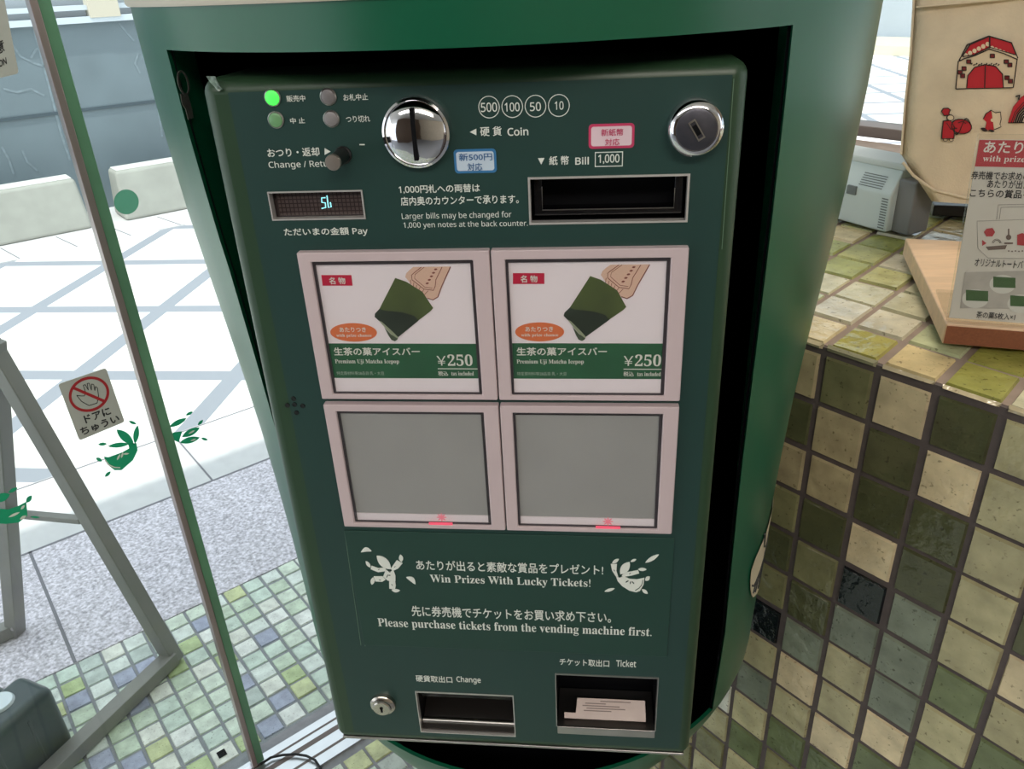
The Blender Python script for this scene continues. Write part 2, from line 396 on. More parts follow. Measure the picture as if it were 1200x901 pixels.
# ---- counter with tiled front: wall_right
wr = MB(); wr.obox(WP + E1*-1.1 - Z*(WP.z-FZ-.0), E1*2.6, E1N*.86, Z*(CT-FZ-.0045))
wro = tag(wr.build('wall_right', GROUT), kind='structure')
tg = MB(); tg.obox(WP + E1*-1.1 + E1N*.004 + Z*.0042, E1*2.6, E1N*.855, Z*.0008); tg.build('top_grout', mat('lit_grout', (150, 132, 120), .8, 0, .12, 60), wro)  # grout made paler here, the light on the top put into its colour
DK, MO, LO, CR, BK, GG, TN, GN, WL = (88, 90, 62), (128, 126, 90), (186, 178, 138), (218, 200, 162), (22, 28, 32), (130, 138, 120), (178, 164, 128), (112, 122, 86), (222, 222, 206)
GRID = {(-1, 0): TN, (0, 0): MO, (1, 0): CR, (2, 0): DK, (3, 0): LO, (-1, 1): DK, (0, 1): TN, (1, 1): DK, (2, 1): CR, (3, 1): LO,
        (-1, 2): TN, (0, 2): TN, (1, 2): DK, (2, 2): DK, (3, 2): LO, (-1, 3): MO, (0, 3): DK, (1, 3): CR, (2, 3): DK, (3, 3): LO, (4, 3): DK,
        (-1, 4): DK, (0, 4): MO, (1, 4): BK, (2, 4): GG, (3, 4): LO, (-1, 5): MO, (0, 5): DK, (1, 5): GG, (2, 5): GG, (3, 5): GN, (4, 5): LO,
        (-1, 6): BK, (0, 6): GG, (1, 6): LO, (2, 6): GG, (3, 6): LO, (4, 6): GN, (-1, 7): LO, (0, 7): CR, (1, 7): LO, (2, 7): CR, (3, 7): GN, (4, 7): GN,
        (-1, 8): GG, (0, 8): LO, (1, 8): CR, (2, 8): GN, (3, 8): GN, (-1, 9): LO, (0, 9): GN, (1, 9): GN, (-2, 9): WL, (-1, 10): GN, (-2, 10): LO, (0, 10): MO, (-1, 11): LO}
PAL_W = [DK, MO, LO, CR, GG, TN, GN]
cells = []
SX = .04985
for i in range(-12, 16):
    for jj in range(0, 21):
        c = GRID.get((i, jj)) or random.choices(PAL_W, [2, 3, 4, 2, 2, 1, 2])[0]
        kf = random.uniform(.95, 1.05); c = tuple(x*kf for x in c)
        cells.append((WP + E1*(i*SX) - Z*((jj+1)*TP), E1*SX, Z*TP, -E1N, c))
tiles(cells, 'front_tiles', None, WALLT, wro)
PAL_T = [(216, 198, 156), (190, 186, 120), (206, 200, 168), (160, 164, 90), (212, 204, 180), (186, 190, 150)]
TOPC = {(-1, 0): PAL_T[0], (0, 0): (176, 168, 90), (1, 0): (222, 200, 150), (2, 0): (160, 158, 80), (3, 0): PAL_T[2], (-1, 1): PAL_T[4], (0, 1): PAL_T[4], (1, 1): PAL_T[5], (2, 1): (160, 158, 80),
        (-1, 2): PAL_T[2], (0, 2): PAL_T[2], (1, 2): PAL_T[5], (-2, 2): PAL_T[2], (-1, 3): (190, 186, 130), (-2, 3): (176, 180, 118), (0, 3): PAL_T[2], (-2, 4): (196, 194, 130), (-3, 4): (180, 184, 120)}
cells = []
GA = E1*SX; GB = E1N*.0556 - E1*.0072
for i in range(-18, 20):
    for jj in range(0, 14):
        O = WP + GA*i + GB*jj + Z*(.0045)
        c = TOPC.get((i, jj)) or random.choice(PAL_T)
        cells.append((O, GA, GB, Z, c))
tiles(cells, 'top_tiles', None, WALLT, wro)
cap = []
for i in range(-12, 16):
    c = random.choice([(170, 158, 130), (186, 172, 140), (150, 146, 116)])
    cap.append((WP + E1*(i*SX) + Z*(.0002), E1*SX, Z*.0095, -E1N, c))
tiles(cap, 'edge_tiles', None, WALLT, wro)

# ---- glass front: sliding door leaf (door_1) and the fixed pane beside it (window_1)
GLS = glass('clear_glass', (.93, .965, .955), 0, .55)
dpl = Plane(D0, E2, Z)                                            # seen from inside: x along the glass, y up
dr1 = bpy.data.objects.new('door_1', None); COL.objects.link(dr1); dr1.location = (0, 0, 0); dr1['kind'] = 'structure'
p = MB(); p.obox(D0 + E2*-1.5 + E2N*.002 + Z*.012, E2*1.5, E2N*.01, Z*2.1); p.build('glass_pane', GLS, dr1)
p = MB(); p.obox(D0 + E2*-.0115 + E2N*-.006 + Z*.008, E2*.0095, E2N*.026, Z*2.1); p.build('metal_edge', mat('taupe_metal', (166, 150, 148), .3, .6), dr1, False, .001)
p = MB(); p.obox(D0 + E2*-.002 + E2N*-.002 + Z*.008, E2*.0155, E2N*.018, Z*2.1); p.build('green_edge_seal', mat('green_glass_edge', (104, 152, 122), .2, 0, .25, 7), dr1, False, .001)
tag(dr1.children[-1], 'green translucent edge strip')
wi1 = bpy.data.objects.new('window_1', None); COL.objects.link(wi1); wi1['kind'] = 'structure'
p = MB(); p.obox(D0 + E2*.0 + E2N*.034 + Z*.012, E2*1.3, E2N*.01, Z*2.1); p.build('glass_pane', GLS, wi1)
sl = MB(); sl.obox(D0 + E2*-3 + E2N*-.085 - Z*.004, E2*5, E2N*.105, Z*.006); slo = tag(sl.build('trim_1', ALU), kind='structure')
sg = MB()
for n1, w1 in ((-.062, .006), (-.03, .012), (-.004, .005)): sg.obox(D0 + E2*-3 + E2N*n1 + Z*.0018, E2*5, E2N*w1, Z*.0006)
sg.build('track_groove_shade', mat('track_shadow_gap', (120, 108, 104), .5, .4), slo)  # grooves laid on as darker strips, their shade put into the colour

def mat_tr(name, rgb, t=.5):
    m = mat(name, rgb, .45); nt = m.node_tree; N = nt.nodes; L = nt.links
    tr = N.new('ShaderNodeBsdfTranslucent'); tr.inputs[0].default_value = (*lin(rgb), 1)
    mx = N.new('ShaderNodeMixShader'); mx.inputs[0].default_value = t
    L.new(N['Principled BSDF'].outputs[0], mx.inputs[1]); L.new(tr.outputs[0], mx.inputs[2]); L.new(mx.outputs[0], N['Material Output'].inputs[0]); return m
SGREEN = mat_tr('green_sticker_print', (30, 142, 98), .5)
SGREY = mat('grey_sticker', (186, 190, 184), .5)
SDARK = mat('dark_print', (40, 42, 44), .5)
SRED = mat('red_sign_print', (172, 36, 44), .5)
spl = dpl.shift(.001)
def k6(pts): return pxs(spl, pts, (70, 420), 6.006)
def sticker(corners, name, r=.004):
    P = [V(spl.px(*c)) for c in corners]; out = []
    for i, p in enumerate(P):
        a = (P[i-1]-p).normalized(); b = (P[(i+1) % 4]-p).normalized()
        for t in (0, .25, .5, .75, 1):
            out.append(tuple(p + a*r*(1-t)**2 + b*r*t**2))
    b = MB(); b.poly(spl, out, -.0005, .0008); return b.build(name, SGREY, dr1)
st = sticker([(68, 450), (124, 431), (146, 494), (93, 516)], 'notice_sticker'); st['label'] = 'grey sticker with crossed-out hand'
o2 = spl.shift(.0009)
def ring_px(cx, cy, rx, ry, tilt, t):
    out = []
    for k in range(48):
        a = 2*pi*k/48; x = rx*math.cos(a); y = ry*math.sin(a); c, s = math.cos(tilt), math.sin(tilt)
        out.append((cx + x*c - y*s, cy + x*s + y*c))
    return out
rg = MB(); rg.ring(o2, k6(ring_px(205, 250, 145, 122, -.35, 0)), k6(ring_px(205, 250, 126, 103, -.35, 0)), 0, .0003)
rg.poly(o2, k6(stroke([(95, 205), (315, 300)], 20)), 0, .0003); rg.build('prohibition_ring', SRED, st)
hd = MB()
hand = [(150, 262), (118, 258), (152, 300), (205, 330), (262, 312), (272, 262), (264, 205), (250, 196), (246, 225), (238, 182), (222, 178), (222, 222), (206, 172), (192, 174), (200, 222), (178, 182), (164, 188), (182, 238), (172, 262), (150, 262)]
[hd.poly(o2, k6(q), 0, .0002 + 1e-6*i) for i, q in enumerate(segs(hand, 5))]; hd.build('hand_outline', SDARK, st)
# lettering follows the sticker's own tilt
def slant(st, cor, s, a0, b0, a1, b1, bold):
    P = [V(spl.px(*c)) for c in cor]; top = P[1]-P[0]; lf = P[0]-P[3]
    def w3(p): return o2.O + o2.u*p.x + o2.v*p.y
    tp = Plane(w3(P[3]), o2.u*top.x + o2.v*top.y, o2.u*lf.x + o2.v*lf.y)
    o = text('lettering', s, tp, (a0*top.length, b0*lf.length, a1*top.length, b1*lf.length), SDARK, st, .0002, bold)
CN = [(68, 450), (124, 431), (146, 494), (93, 516)]
slant(st, CN, 'ドアに', .24, .235, .80, .375, .03); slant(st, CN, 'ちゅうい', .08, .06, .92, .2, .03)
s2 = sticker([(-36, 0), (2, -16), (22, 86), (-20, 96)], 'notice_sticker'); s2['label'] = 'grey sticker cut by the edge'
CN2 = [(-36, 0), (2, -16), (22, 86), (-20, 96)]
slant(s2, CN2, '注意', .2, .24, .80, .40, .02); slant(s2, CN2, 'CAUTION', .08, .08, .80, .17, .03)

def emblem(shapes, pl, m, parent, name, org, k, extra=None, em=None):
    b = MB()
    for s in shapes: b.poly(pl, pxs(pl, s, org, k), 0, .0004)
    o = b.build(name, m, parent)
    if extra:
        c = MB()
        for s in extra: c.poly(pl, pxs(pl, s, org, k), .0004, .0006)
        c.build('petal_marks', em, o)
    return o
emblem([[(310, 690), (345, 695), (440, 660), (488, 632), (480, 600), (540, 595), (548, 645), (515, 715), (435, 785), (385, 785), (335, 745)], leaf((400, 500), (522, 605), 62), leaf((548, 470), (528, 600), 40), leaf((338, 618), (490, 600), 34),
        leaf((270, 605), (332, 600), 22), leaf((485, 440), (540, 462), 20), leaf((255, 700), (298, 722), 26), leaf((318, 832), (358, 795), 22)], spl, SGREEN, dr1, 'leaf_emblem', (70, 420), 6.006,
       [leaf((402, 715), (425, 672), 14), leaf((432, 700), (445, 660), 14), leaf((445, 672), (488, 668), 12), stroke([(318, 712), (345, 748), (385, 766), (425, 768)], 9)], WHITE)
emblem([leaf((-30, 190), (48, 160), 40), leaf((40, 152), (84, 128), 18), leaf((126, 200), (152, 166), 22), [(-60, 225), (40, 232), (90, 215), (126, 196), (132, 262), (90, 295), (30, 302), (-60, 296)], leaf((145, 268), (192, 271), 10)], spl, SGREEN, dr1, 'leaf_emblem', (0, 540), 4.095,
       [leaf((40, 270), (95, 245), 12), leaf((95, 280), (125, 262), 14), leaf((100, 232), (118, 212), 12)], WHITE)
wpl = Plane(D0 + E2N*.034, E2, Z).shift(.001)
emblem([leaf((770, 482), (892, 420), 36), leaf((888, 400), (936, 374), 20), leaf((972, 470), (1008, 432), 20), [(770, 560), (800, 520), (862, 512), (846, 560), (838, 590)], leaf((860, 552), (985, 486), 46), leaf((845, 592), (985, 556), 44), leaf((996, 560), (1042, 574), 18)], wpl, SGREEN, wi1, 'leaf_emblem', (70, 420), 6.006,
       [leaf((905, 530), (950, 505), 12), leaf((920, 580), (960, 565), 12)], WHITE)
dt = MB(); dt.poly(wpl, pxs(wpl, circ(148, 236.5, 14.5)), -.0002, .0006); dt.build('collision_dot', mat_tr('green_dot_film', (96, 158, 130)), wi1)

# ---- right-hand window beyond the counter
CEZ_ = 1.0
wi2 = bpy.data.objects.new('window_2', None); COL.objects.link(wi2); wi2['kind'] = 'structure'
B2 = WP + E1N*.90; B2.z = CT
b = MB(); b.obox(B2 + E1*-1.3 + E1N*.01, E1*2.8, E1N*.008, Z*1.1); b.build('glass_pane', GLS, wi2)
b = MB(); b.obox(B2 + E1*-.600 - E1N*.01, E1*.030, E1N*.04, Z*1.1); b.build('window_frame', mat('white_frame', (226, 230, 236), .4), wi2, False, .002)
b = MB(); b.obox(B2 + E1*-1.3 - E1N*.03, E1*2.8, E1N*.06, Z*.02); b.build('bottom_rail', mat('taupe_rail', (120, 106, 100), .5), wi2, False, .002)
b = MB(); b.obox(B2 + E1*-1.3 - E1N*.0 + Z*.42, E1*2.8, E1N*.05, Z*(CEZ_-CT-.42)); tag(b.build('sky_blocking_wall', mat('brown_panel', (112, 98, 84), .7, 0, .05, 3)), kind='structure')  # unseen, added above the window to hold back sky light

# ---- ceiling and the shop behind the camera
CEZ = 1.0
SHOP = mat('warm_wall', (206, 190, 166), .7, 0, .05, 3)
h_end = (WP-D0).dot(E2) + .93
g = MB(); g.obox(D0 + E2*-7 + E2N*-7 + Z*(CEZ-FZ), E2*(7+h_end), E2N*(7+.62), Z*.25); tag(g.build('ceiling', mat('white_ceiling', (214, 212, 206), .7)), kind='structure')
g = MB(); g.obox(D0 + E2*-7 + E2N*-4.4, E2*(7+h_end), E2N*.1, Z*(CEZ-FZ)); tag(g.build('wall_back', SHOP), kind='structure')
g = MB(); g.obox(D0 + E2*-4.0 + E2N*-4.4, E2*.1, E2N*3.2, Z*(CEZ-FZ)); tag(g.build('wall_left', mat('dark_wood_wall', (92, 74, 60), .5, 0, .1, 6)), kind='structure')

# ================================================================== THE TICKET VENDING MACHINE
AX = V((.0983, .2033, 0))
M = empty('ticket_vending_machine', (AX.x, AX.y, FZ), 'dark green ticket vending machine with rounded barrel housing on the tiled floor', 'ticket machine')
def P(o): return keep(o, M)
PROF = [(-.70, .02), (-.66, .045), (-.62, .074), (-.58, .105), (-.54, .137), (-.50, .165), (-.48, .1775), (-.46, .188), (-.44, .1975), (-.425, .2030), (-.413, .2060), (-.406, .2066), (-.365, .208), (-.323, .2087), (-.27, .2105), (-.21, .2134), (-.16, .2165), (-.117, .2201), (-.06, .2255), (0, .231), (.06, .2345), (.122, .2362)]
def RZ(z):
    if z <= PROF[0][0]: return PROF[0][1]
    for (z0, r0), (z1, r1) in zip(PROF, PROF[1:]):
        if z <= z1: return r0 + (r1-r0)*(z-z0)/(z1-z0)
    return PROF[-1][1]
WO = .155; ZT = .0995; ZB = -.413
WOR = [(-.70, .157), (-.41, .157), (-.328, .1605), (-.176, .1565), (.02, .1525), (.0995, .1511), (.13, .151)]
WOL = [(-.70, .152), (-.082, .1523), (-.022, .1533), (.027, .1566), (.0995, .1600), (.13, .161)]
def interp(T, z):
    for (a, p), (b, q) in zip(T, T[1:]):
        if z <= b: return p + (q-p)*(z-a)/(b-a)
    return T[-1][1]
zs = sorted(set([z for z, r in PROF] + [ZT, ZB] + [ZB + (ZT-ZB)*i/30 for i in range(31)] + [-.70 + .02*i for i in range(12)]))
zs = [z for i, z in enumerate(zs) if i == 0 or z - zs[i-1] > 1e-4]
def phio(z, T=None): return math.asin(min(.97, interp(T or WOR, z)/RZ(z)))
def cyl(ph, z, r): return V((AX.x + r*math.sin(ph), AX.y - r*math.cos(ph), z))
NS, NF = 28, 28
def phis(z):
    p = phio(z); l = phio(z, WOL)
    return [-pi + (pi-l)*i/NS for i in range(NS)] + [-l + (l+p)*i/NF for i in range(NF)] + [p + (pi-p)*i/NS for i in range(NS+1)]
sh = MB(); rows = [[cyl(a, z, RZ(z)) for a in phis(z)] for z in zs]; w_ = len(rows[0])
vv = [q for r in rows for q in r]; ff = []
for i in range(len(zs)-1):
    zc = (zs[i]+zs[i+1])/2
    for c in range(w_-1):
        if ZB < zc < ZT and NS <= c < NS+NF: continue
        ff.append((i*w_+c, i*w_+c+1, (i+1)*w_+c+1, (i+1)*w_+c))
sh.add(vv, ff)
# returns of the opening: side reveals, header soffit, bottom lip
DEP = .030
oz = [z for z in zs if ZB-1e-6 <= z <= ZT+1e-6]
for sgn in (-1, 1):
    a = [cyl(sgn*phio(z, WOR if sgn > 0 else WOL), z, RZ(z)) for z in oz]; bq = [q + V((0, .006 + (DEP-.006)*max(0, min(1, (q.z+.3)/.35)), 0)) for q in a]
    n = len(a); sh.add(a+bq, [(i, i+1, n+i+1, n+i) for i in range(n-1)])
for z in (ZB, ZT):
    p = phio(z); l = phio(z, WOL); a = [cyl(-l + (l+p)*i/NF, z, RZ(z)) for i in range(NF+1)]; bq = [cyl(-l + (l+p)*i/NF, z, RZ(z)-(.003 if z == ZB else .022)) for i in range(NF+1)]
    n = NF+1; sh.add(a+bq, [(i, i+1, n+i+1, n+i) for i in range(n-1)])
hs = P(sh.build('housing', GREEN, None, True))
# dark lining of the cavity
ln = MB(); rows = []
lz = [z for z in zs if -.50 <= z <= .118]
for z in lz: rows.append([cyl(a, z, RZ(z)-.003) for a in phis(z)])
vv = [q for r in rows for q in r]; ff = []
for i in range(len(lz)-1):
    zc = (lz[i]+lz[i+1])/2
    for c in range(w_-1):
        if ZB < zc < ZT and NS <= c < NS+NF: continue
        ff.append((i*w_+c, i*w_+c+1, (i+1)*w_+c+1, (i+1)*w_+c))
for i in (0, len(lz)-1): ff.append(tuple(i*w_+c for c in range(w_-1)))
ln.add(vv, ff); lno = ln.build('cavity_lining', BLACK, None, True); keep(lno, hs)
cp = MB(); tpl = Plane((AX.x, AX.y, .1195), (1, 0, 0), (0, 1, 0)); cp.lathe(tpl, 0, 0, [(0.0, 0), (.2375, 0), (.2385, .0015), (.2385, .05), (.236, .053), (0.001, .053)], 96)
P(cp.build('top_cap', BEIGE, None, True))
ft = MB(); fpl = Plane((AX.x, AX.y, FZ), (1, 0, 0), (0, 1, 0)); ft.lathe(fpl, 0, 0, [(.0, .0), (.15, .0), (.15, .012), (.07, .02), (.055, .05), (.055, .6), (.001, .6)], 48)
P(ft.build('pedestal', mat('dark_green_pedestal', (20, 60, 46), .4), None, True))
# pale leaf emblem wrapped round the right flank
lm = MB(); rw = [(-.262, 1.42), (-.267, 1.29), (-.272, 1.16), (-.278, 1.05), (-.286, 1.02), (-.298, 1.03), (-.31, 1.053), (-.32, 1.08), (-.33, 1.12), (-.34, 1.2), (-.35, 1.29), (-.36, 1.5)]
vv = [cyl(pl_ + (1.75-pl_)*c/12, z, RZ(z)+.0012) for z, pl_ in rw for c in range(13)]
lm.add(vv, [(i*13+c, i*13+c+1, (i+1)*13+c+1, (i+1)*13+c) for i in range(len(rw)-1) for c in range(12)])
le = keep(lm.build('leaf_emblem', mat('cream_emblem_print', (214, 202, 176), .5), None, True), hs); le['label'] = 'cream leaf print with dark veins'
vn = MB()
for pts in ([(1.065, -.308), (1.09, -.313), (1.18, -.31), (1.28, -.302), (1.4, -.29)], [(1.14, -.268), (1.17, -.285), (1.24, -.296), (1.32, -.296)], [(1.10, -.322), (1.13, -.312)], [(1.135, -.327), (1.18, -.312)], [(1.20, -.334), (1.24, -.309)]):
    vn.tube([cyl(a, z, RZ(z)+.0012) for a, z in pts], .0009, 6)
keep(vn.build('veins', SDARK, None, True), le)
# tape residue on the left reveal
rp = Plane((AX.x-.1565+.0006, 0, 0), (0, 1, 0), (0, 0, 1))

# ---- the door with its rounded edges and cut-outs
FY = .005                                                         # front of the door
pn = Plane((0, FY, 0), (1, 0, 0), (0, 0, 1)); R_ = .0075
X0 = onY(236, 100, FY+.004).x; X1 = onY(877, 90, FY+.004).x; Z1 = onY(560, 80, FY+.003).z; Z0 = (onY(402, 867, FY).z + onY(812, 885, FY).z)/2
def quad(tl, tr, br, bl, pl=pn):
    q = [pl.px(*c) for c in (tl, tr, br, bl)]
    return ((q[0][0]+q[3][0])/2, (q[1][0]+q[2][0])/2, (q[2][1]+q[3][1])/2, (q[0][1]+q[1][1])/2)   # x0, x1, z0, z1
DISP = quad((314.3, 224.3), (425.2, 223), (428, 256.2), (320.3, 256.8))
BILL = quad((618.3, 207.9), (808.2, 204), (804.5, 259), (622.2, 262))
CHNG = quad((488, 810.5), (601.6, 813.3), (604, 860.6), (493, 857.3))
TICK = quad((650, 788.8), (771.3, 793.2), (768.3, 855), (653, 849))
holes = [DISP, BILL, CHNG, TICK]
ix0, ix1, iz0, iz1 = X0+R_, X1-R_, Z0+R_, Z1-R_
dm = MB()
gx = sorted([ix0, ix1] + [h[k] for h in holes for k in (0, 1)]); gz = sorted([iz0, iz1] + [h[k] for h in holes for k in (2, 3)])
for i in range(len(gx)-1):
    for jj in range(len(gz)-1):
        cx, cz = (gx[i]+gx[i+1])/2, (gz[jj]+gz[jj+1])/2
        if any(h[0] < cx < h[1] and h[2] < cz < h[3] for h in holes): continue
        dm.add([(gx[i], FY, gz[jj]), (gx[i+1], FY, gz[jj]), (gx[i+1], FY, gz[jj+1]), (gx[i], FY, gz[jj+1])], [(0, 1, 2, 3)])
loops = []
for k in range(8):
    a = pi/2*k/7; o = R_*math.sin(a); y = FY + R_*(1-math.cos(a)); lp = []
    for cx, cz, a0 in ((ix1, iz1, 0), (ix0, iz1, pi/2), (ix0, iz0, pi), (ix1, iz0, 1.5*pi)):
        lp += [V((cx + o*math.cos(a0+pi/2*i/6), y, cz + o*math.sin(a0+pi/2*i/6))) for i in range(7)]
    loops.append(lp)
loops.append([q + V((0, .045, 0)) for q in loops[-1]])
n = len(loops[0])
dm.add([q for l in loops for q in l], [(k*n+i, k*n+(i+1) % n, (k+1)*n+(i+1) % n, (k+1)*n+i) for k in range(len(loops)-1) for i in range(n)])
door = P(dm.build('door', DOORG, None, True))
for p_ in door.data.polygons:
    if abs(p_.normal.y) > .9999: p_.use_smooth = False
def D(o): return keep(o, door)
# body behind the door
b = MB(); b.box(X0+.006, X1-.006, FY+.05, .19, Z0+.006, Z1-.004); P(b.build('machine_body', BLACK, None, False, .002))
# steel trim under the door
b = MB(); b.box(X0+.004, X1-.004, FY+.0012, FY+.03, Z0-.0012, Z0+.0012); D(b.build('bottom_trim', STEEL, None, False, .0006))
# dark film over the door front
def film(name, rects, hls, off, th, m, parent):
    x0, x1, z0, z1 = rects; f = MB(); gx = sorted([x0, x1] + [c for h in hls for c in h[:2]]); gz = sorted([z0, z1] + [c for h in hls for c in h[2:]])
    for i in range(len(gx)-1):
        for jj in range(len(gz)-1):
            cx, cz = (gx[i]+gx[i+1])/2, (gz[jj]+gz[jj+1])/2
            if any(h[0] < cx < h[1] and h[2] < cz < h[3] for h in hls): continue
            f.add([(gx[i], FY-off, gz[jj]), (gx[i+1], FY-off, gz[jj]), (gx[i+1], FY-off, gz[jj+1]), (gx[i], FY-off, gz[jj+1])], [(0, 1, 2, 3)])
    o = f.build(name, m, None); return keep(o, parent)
fx0 = pn.px(267, 107)[0]; fx1 = pn.px(858, 91)[0]; fz1 = pn.px(560, 98)[1]; fz0 = iz0+.001
film('front_film', (fx0, fx1, fz0, fz1), holes, .0004, 0, DECAL, door)
pf = pn.shift(.0004)
# lower information sheet
q = quad((405, 622.5), (788.5, 627), (783.5, 765), (427, 757.5))
b = MB(); b.box(q[0], q[1], FY-.0012, FY-.0003, q[2], q[3]); sheet = D(b.build('notice_sheet', DECAL2, None, False, .0003)); sheet['label'] = 'green notice sheet with white lettering'
ps = pn.shift(.0013)
def Sx(o): return keep(o, sheet)
def NL(s, pl, l, t, r, b, m=WHITE, par=None, **k): return keep(tpx(s, pl, l, t, r, b, m, None, **k), par or door)
NL('あたりが出ると素敵な賞品をプレゼント!', ps, 488, 658.5, 707, 670.5, par=sheet, bold=.012)
NL(serif('Win Prizes With Lucky Tickets!'), ps, 504.5, 675.5, 692, 687, par=sheet)
NL('先に券売機でチケットをお買い求め下さい。', ps, 482.8, 713, 716.2, 725.5, par=sheet, bold=.012)
NL(serif('Please purchase tickets from the vending machine first.'), ps, 444, 729.5, 764, 742, par=sheet)
LA = [leaf((38, 215), (200, 200), 62, bend=-34), leaf((112, 350), (185, 445), 48), [(200, 420), (300, 455), (410, 448), (420, 500), (300, 515), (185, 470)], leaf((278, 268), (492, 470), 130),
      [(492, 460), (580, 335), (668, 380), (600, 460), (510, 500)], leaf((632, 252), (655, 360), 62), [(415, 480), (480, 510), (530, 490), (560, 570), (560, 650), (545, 665), (440, 640), (375, 580)],
      [(232, 580), (365, 580), (410, 630), (360, 660), (260, 655)], leaf((225, 595), (205, 705), 62), [(465, 655), (555, 655), (565, 720), (555, 768), (468, 765)], leaf((500, 780), (628, 795), 48, bend=8), leaf((722, 592), (862, 700), 64, bend=-26)]
LB = [leaf((780, 262), (1000, 130), 62), leaf((240, 272), (350, 205), 52), [(218, 285), (318, 285), (310, 400), (340, 490), (300, 485), (240, 390)], leaf((372, 450), (525, 255), 130), leaf((540, 245), (632, 208), 36),
      [(385, 480), (450, 425), (660, 385), (680, 435), (560, 470), (430, 490)], leaf((662, 372), (798, 372), 48), [(305, 490), (350, 505), (440, 490), (520, 525), (640, 535), (765, 510), (750, 620), (690, 720), (630, 742), (520, 715), (400, 640), (330, 560)],
      leaf((778, 552), (852, 490), 62), leaf((722, 695), (820, 765), 52), leaf((118, 730), (280, 682), 44)]
e1 = emblem(LA, ps, WHITE, None, 'leaf_emblem', (420, 630), 12.875, [leaf((425, 600), (450, 545), 14), leaf((450, 560), (490, 560), 12), stroke([(440, 480), (480, 515), (500, 480)], 8), leaf((300, 480), (325, 465), 8), leaf((540, 440), (565, 425), 8), leaf((500, 690), (520, 720), 8), leaf((310, 625), (345, 635), 8)], DECAL2)
e2 = emblem(LB, ps, WHITE, None, 'leaf_emblem', (700, 640), 13.86, [leaf((455, 580), (510, 548), 18), leaf((530, 608), (545, 558), 18), leaf((560, 560), (600, 605), 18), stroke([(340, 470), (365, 500), (400, 460)], 9), leaf((265, 370), (285, 400), 10), leaf((515, 445), (545, 425), 10), stroke([(740, 540), (720, 620), (680, 670), (615, 710)], 10)], DECAL2)
Sx(e1); Sx(e2)
# other lettering
for s, l, t, r, b, bo in (('販売中', 336, 111.5, 358, 119, .01), ('中 止', 340.3, 137.7, 357.4, 144.7, .01), ('お札中止', 402.5, 109.8, 431.3, 117.6, .01), ('つり切れ', 405.7, 135.4, 433.8, 143.2, .01),
                          ('おつり・返却', 313.4, 173, 374.5, 183.5, .015), ('Change / Return', 315, 188, 396, 198, .006), ('ただいまの金額 Pay', 333, 266.3, 431.2, 276.8, .015),
                          ('1,000円札への両替は', 467.2, 216, 562.5, 226, .015), ('店内奥のカウンターで承ります。', 469.5, 229, 608, 239.5, .015),
                          ('Larger bills may be changed for', 470.9, 248.3, 599.5, 257.5, 0), ('1,000 yen notes at the back counter.', 472.9, 259, 618.5, 267.5, 0),
                          ('硬 貨', 562.7, 148, 588, 159.3, .015), ('Coin', 594.7, 149.3, 619.2, 158.8, .02), ('紙 幣', 643.5, 182.5, 666.7, 193.2, .015), ('Bill', 674.1, 183.7, 690.1, 192.7, .02), ('1,000', 701, 180.5, 726, 192, .02),
                          ('500', 563.6, 120, 582.6, 131, .01), ('100', 591.5, 120, 609, 130.5, .01), ('50', 621, 119.5, 634, 130, .01), ('10', 650, 118.5, 660.5, 128.5, .01),
                          ('チケット取出口', 655.8, 771.8, 714, 780, .015), ('Ticket', 722, 773, 745.5, 781, .02), ('硬貨取出口', 487.4, 791.3, 530, 799, .015), ('Change', 535, 792.3, 563.4, 801, .02)):
    NL(sans(s), pf, l, t, r, b, bold=bo)
for tri in ([(380.6, 173.5), (387.6, 177.6), (380.6, 181.4)], [(558.3, 150.6), (550.6, 154.6), (558.3, 158.4)], [(630.5, 185.3), (638.1, 185), (634.3, 192.8)], [(421.3, 168.7), (427.4, 168.7), (427.4, 170), (421.3, 170)]):
    mk = MB(); mk.poly(pf, pxs(pf, tri), 0, .0003); D(mk.build('printed_arrow' if len(tri) == 3 else 'printed_dash', WHITE, None))
for cx, cy in ((573.1, 125.5), (600.3, 124.9), (627.5, 124.4), (654.9, 123.6)):
    c = pf.px(cx, cy); mk = MB(); mk.ring(pf, circ(*c, .00515, 48), circ(*c, .0048, 48), 0, .0003); D(mk.build('coin_circle', WHITE, None))
q = quad((697, 178), (729.8, 177.5), (730, 194.8), (697.2, 195.5), pf); mk = MB(); mk.ring(pf, [(q[0], q[2]), (q[1], q[2]), (q[1], q[3]), (q[0], q[3])], [(q[0]+.0004, q[2]+.0004), (q[1]-.0004, q[2]+.0004), (q[1]-.0004, q[3]-.0004), (q[0]+.0004, q[3]-.0004)], 0, .0003)
D(mk.build('printed_box', WHITE, None))
# thin film edges, the highlight along them drawn as pale lines
FEM = mat('film_edge_highlight', (104, 130, 108), .4)
for a, b in (((404, 624), (423, 756)), ((407, 624), (428, 757)), ((860, 92), (846, 292))):
    fe = MB(); fe.poly(pf, stroke([pf.px(*a), pf.px(*b)], .00028), 0, .0002); D(fe.build('film_edge', FEM, None))

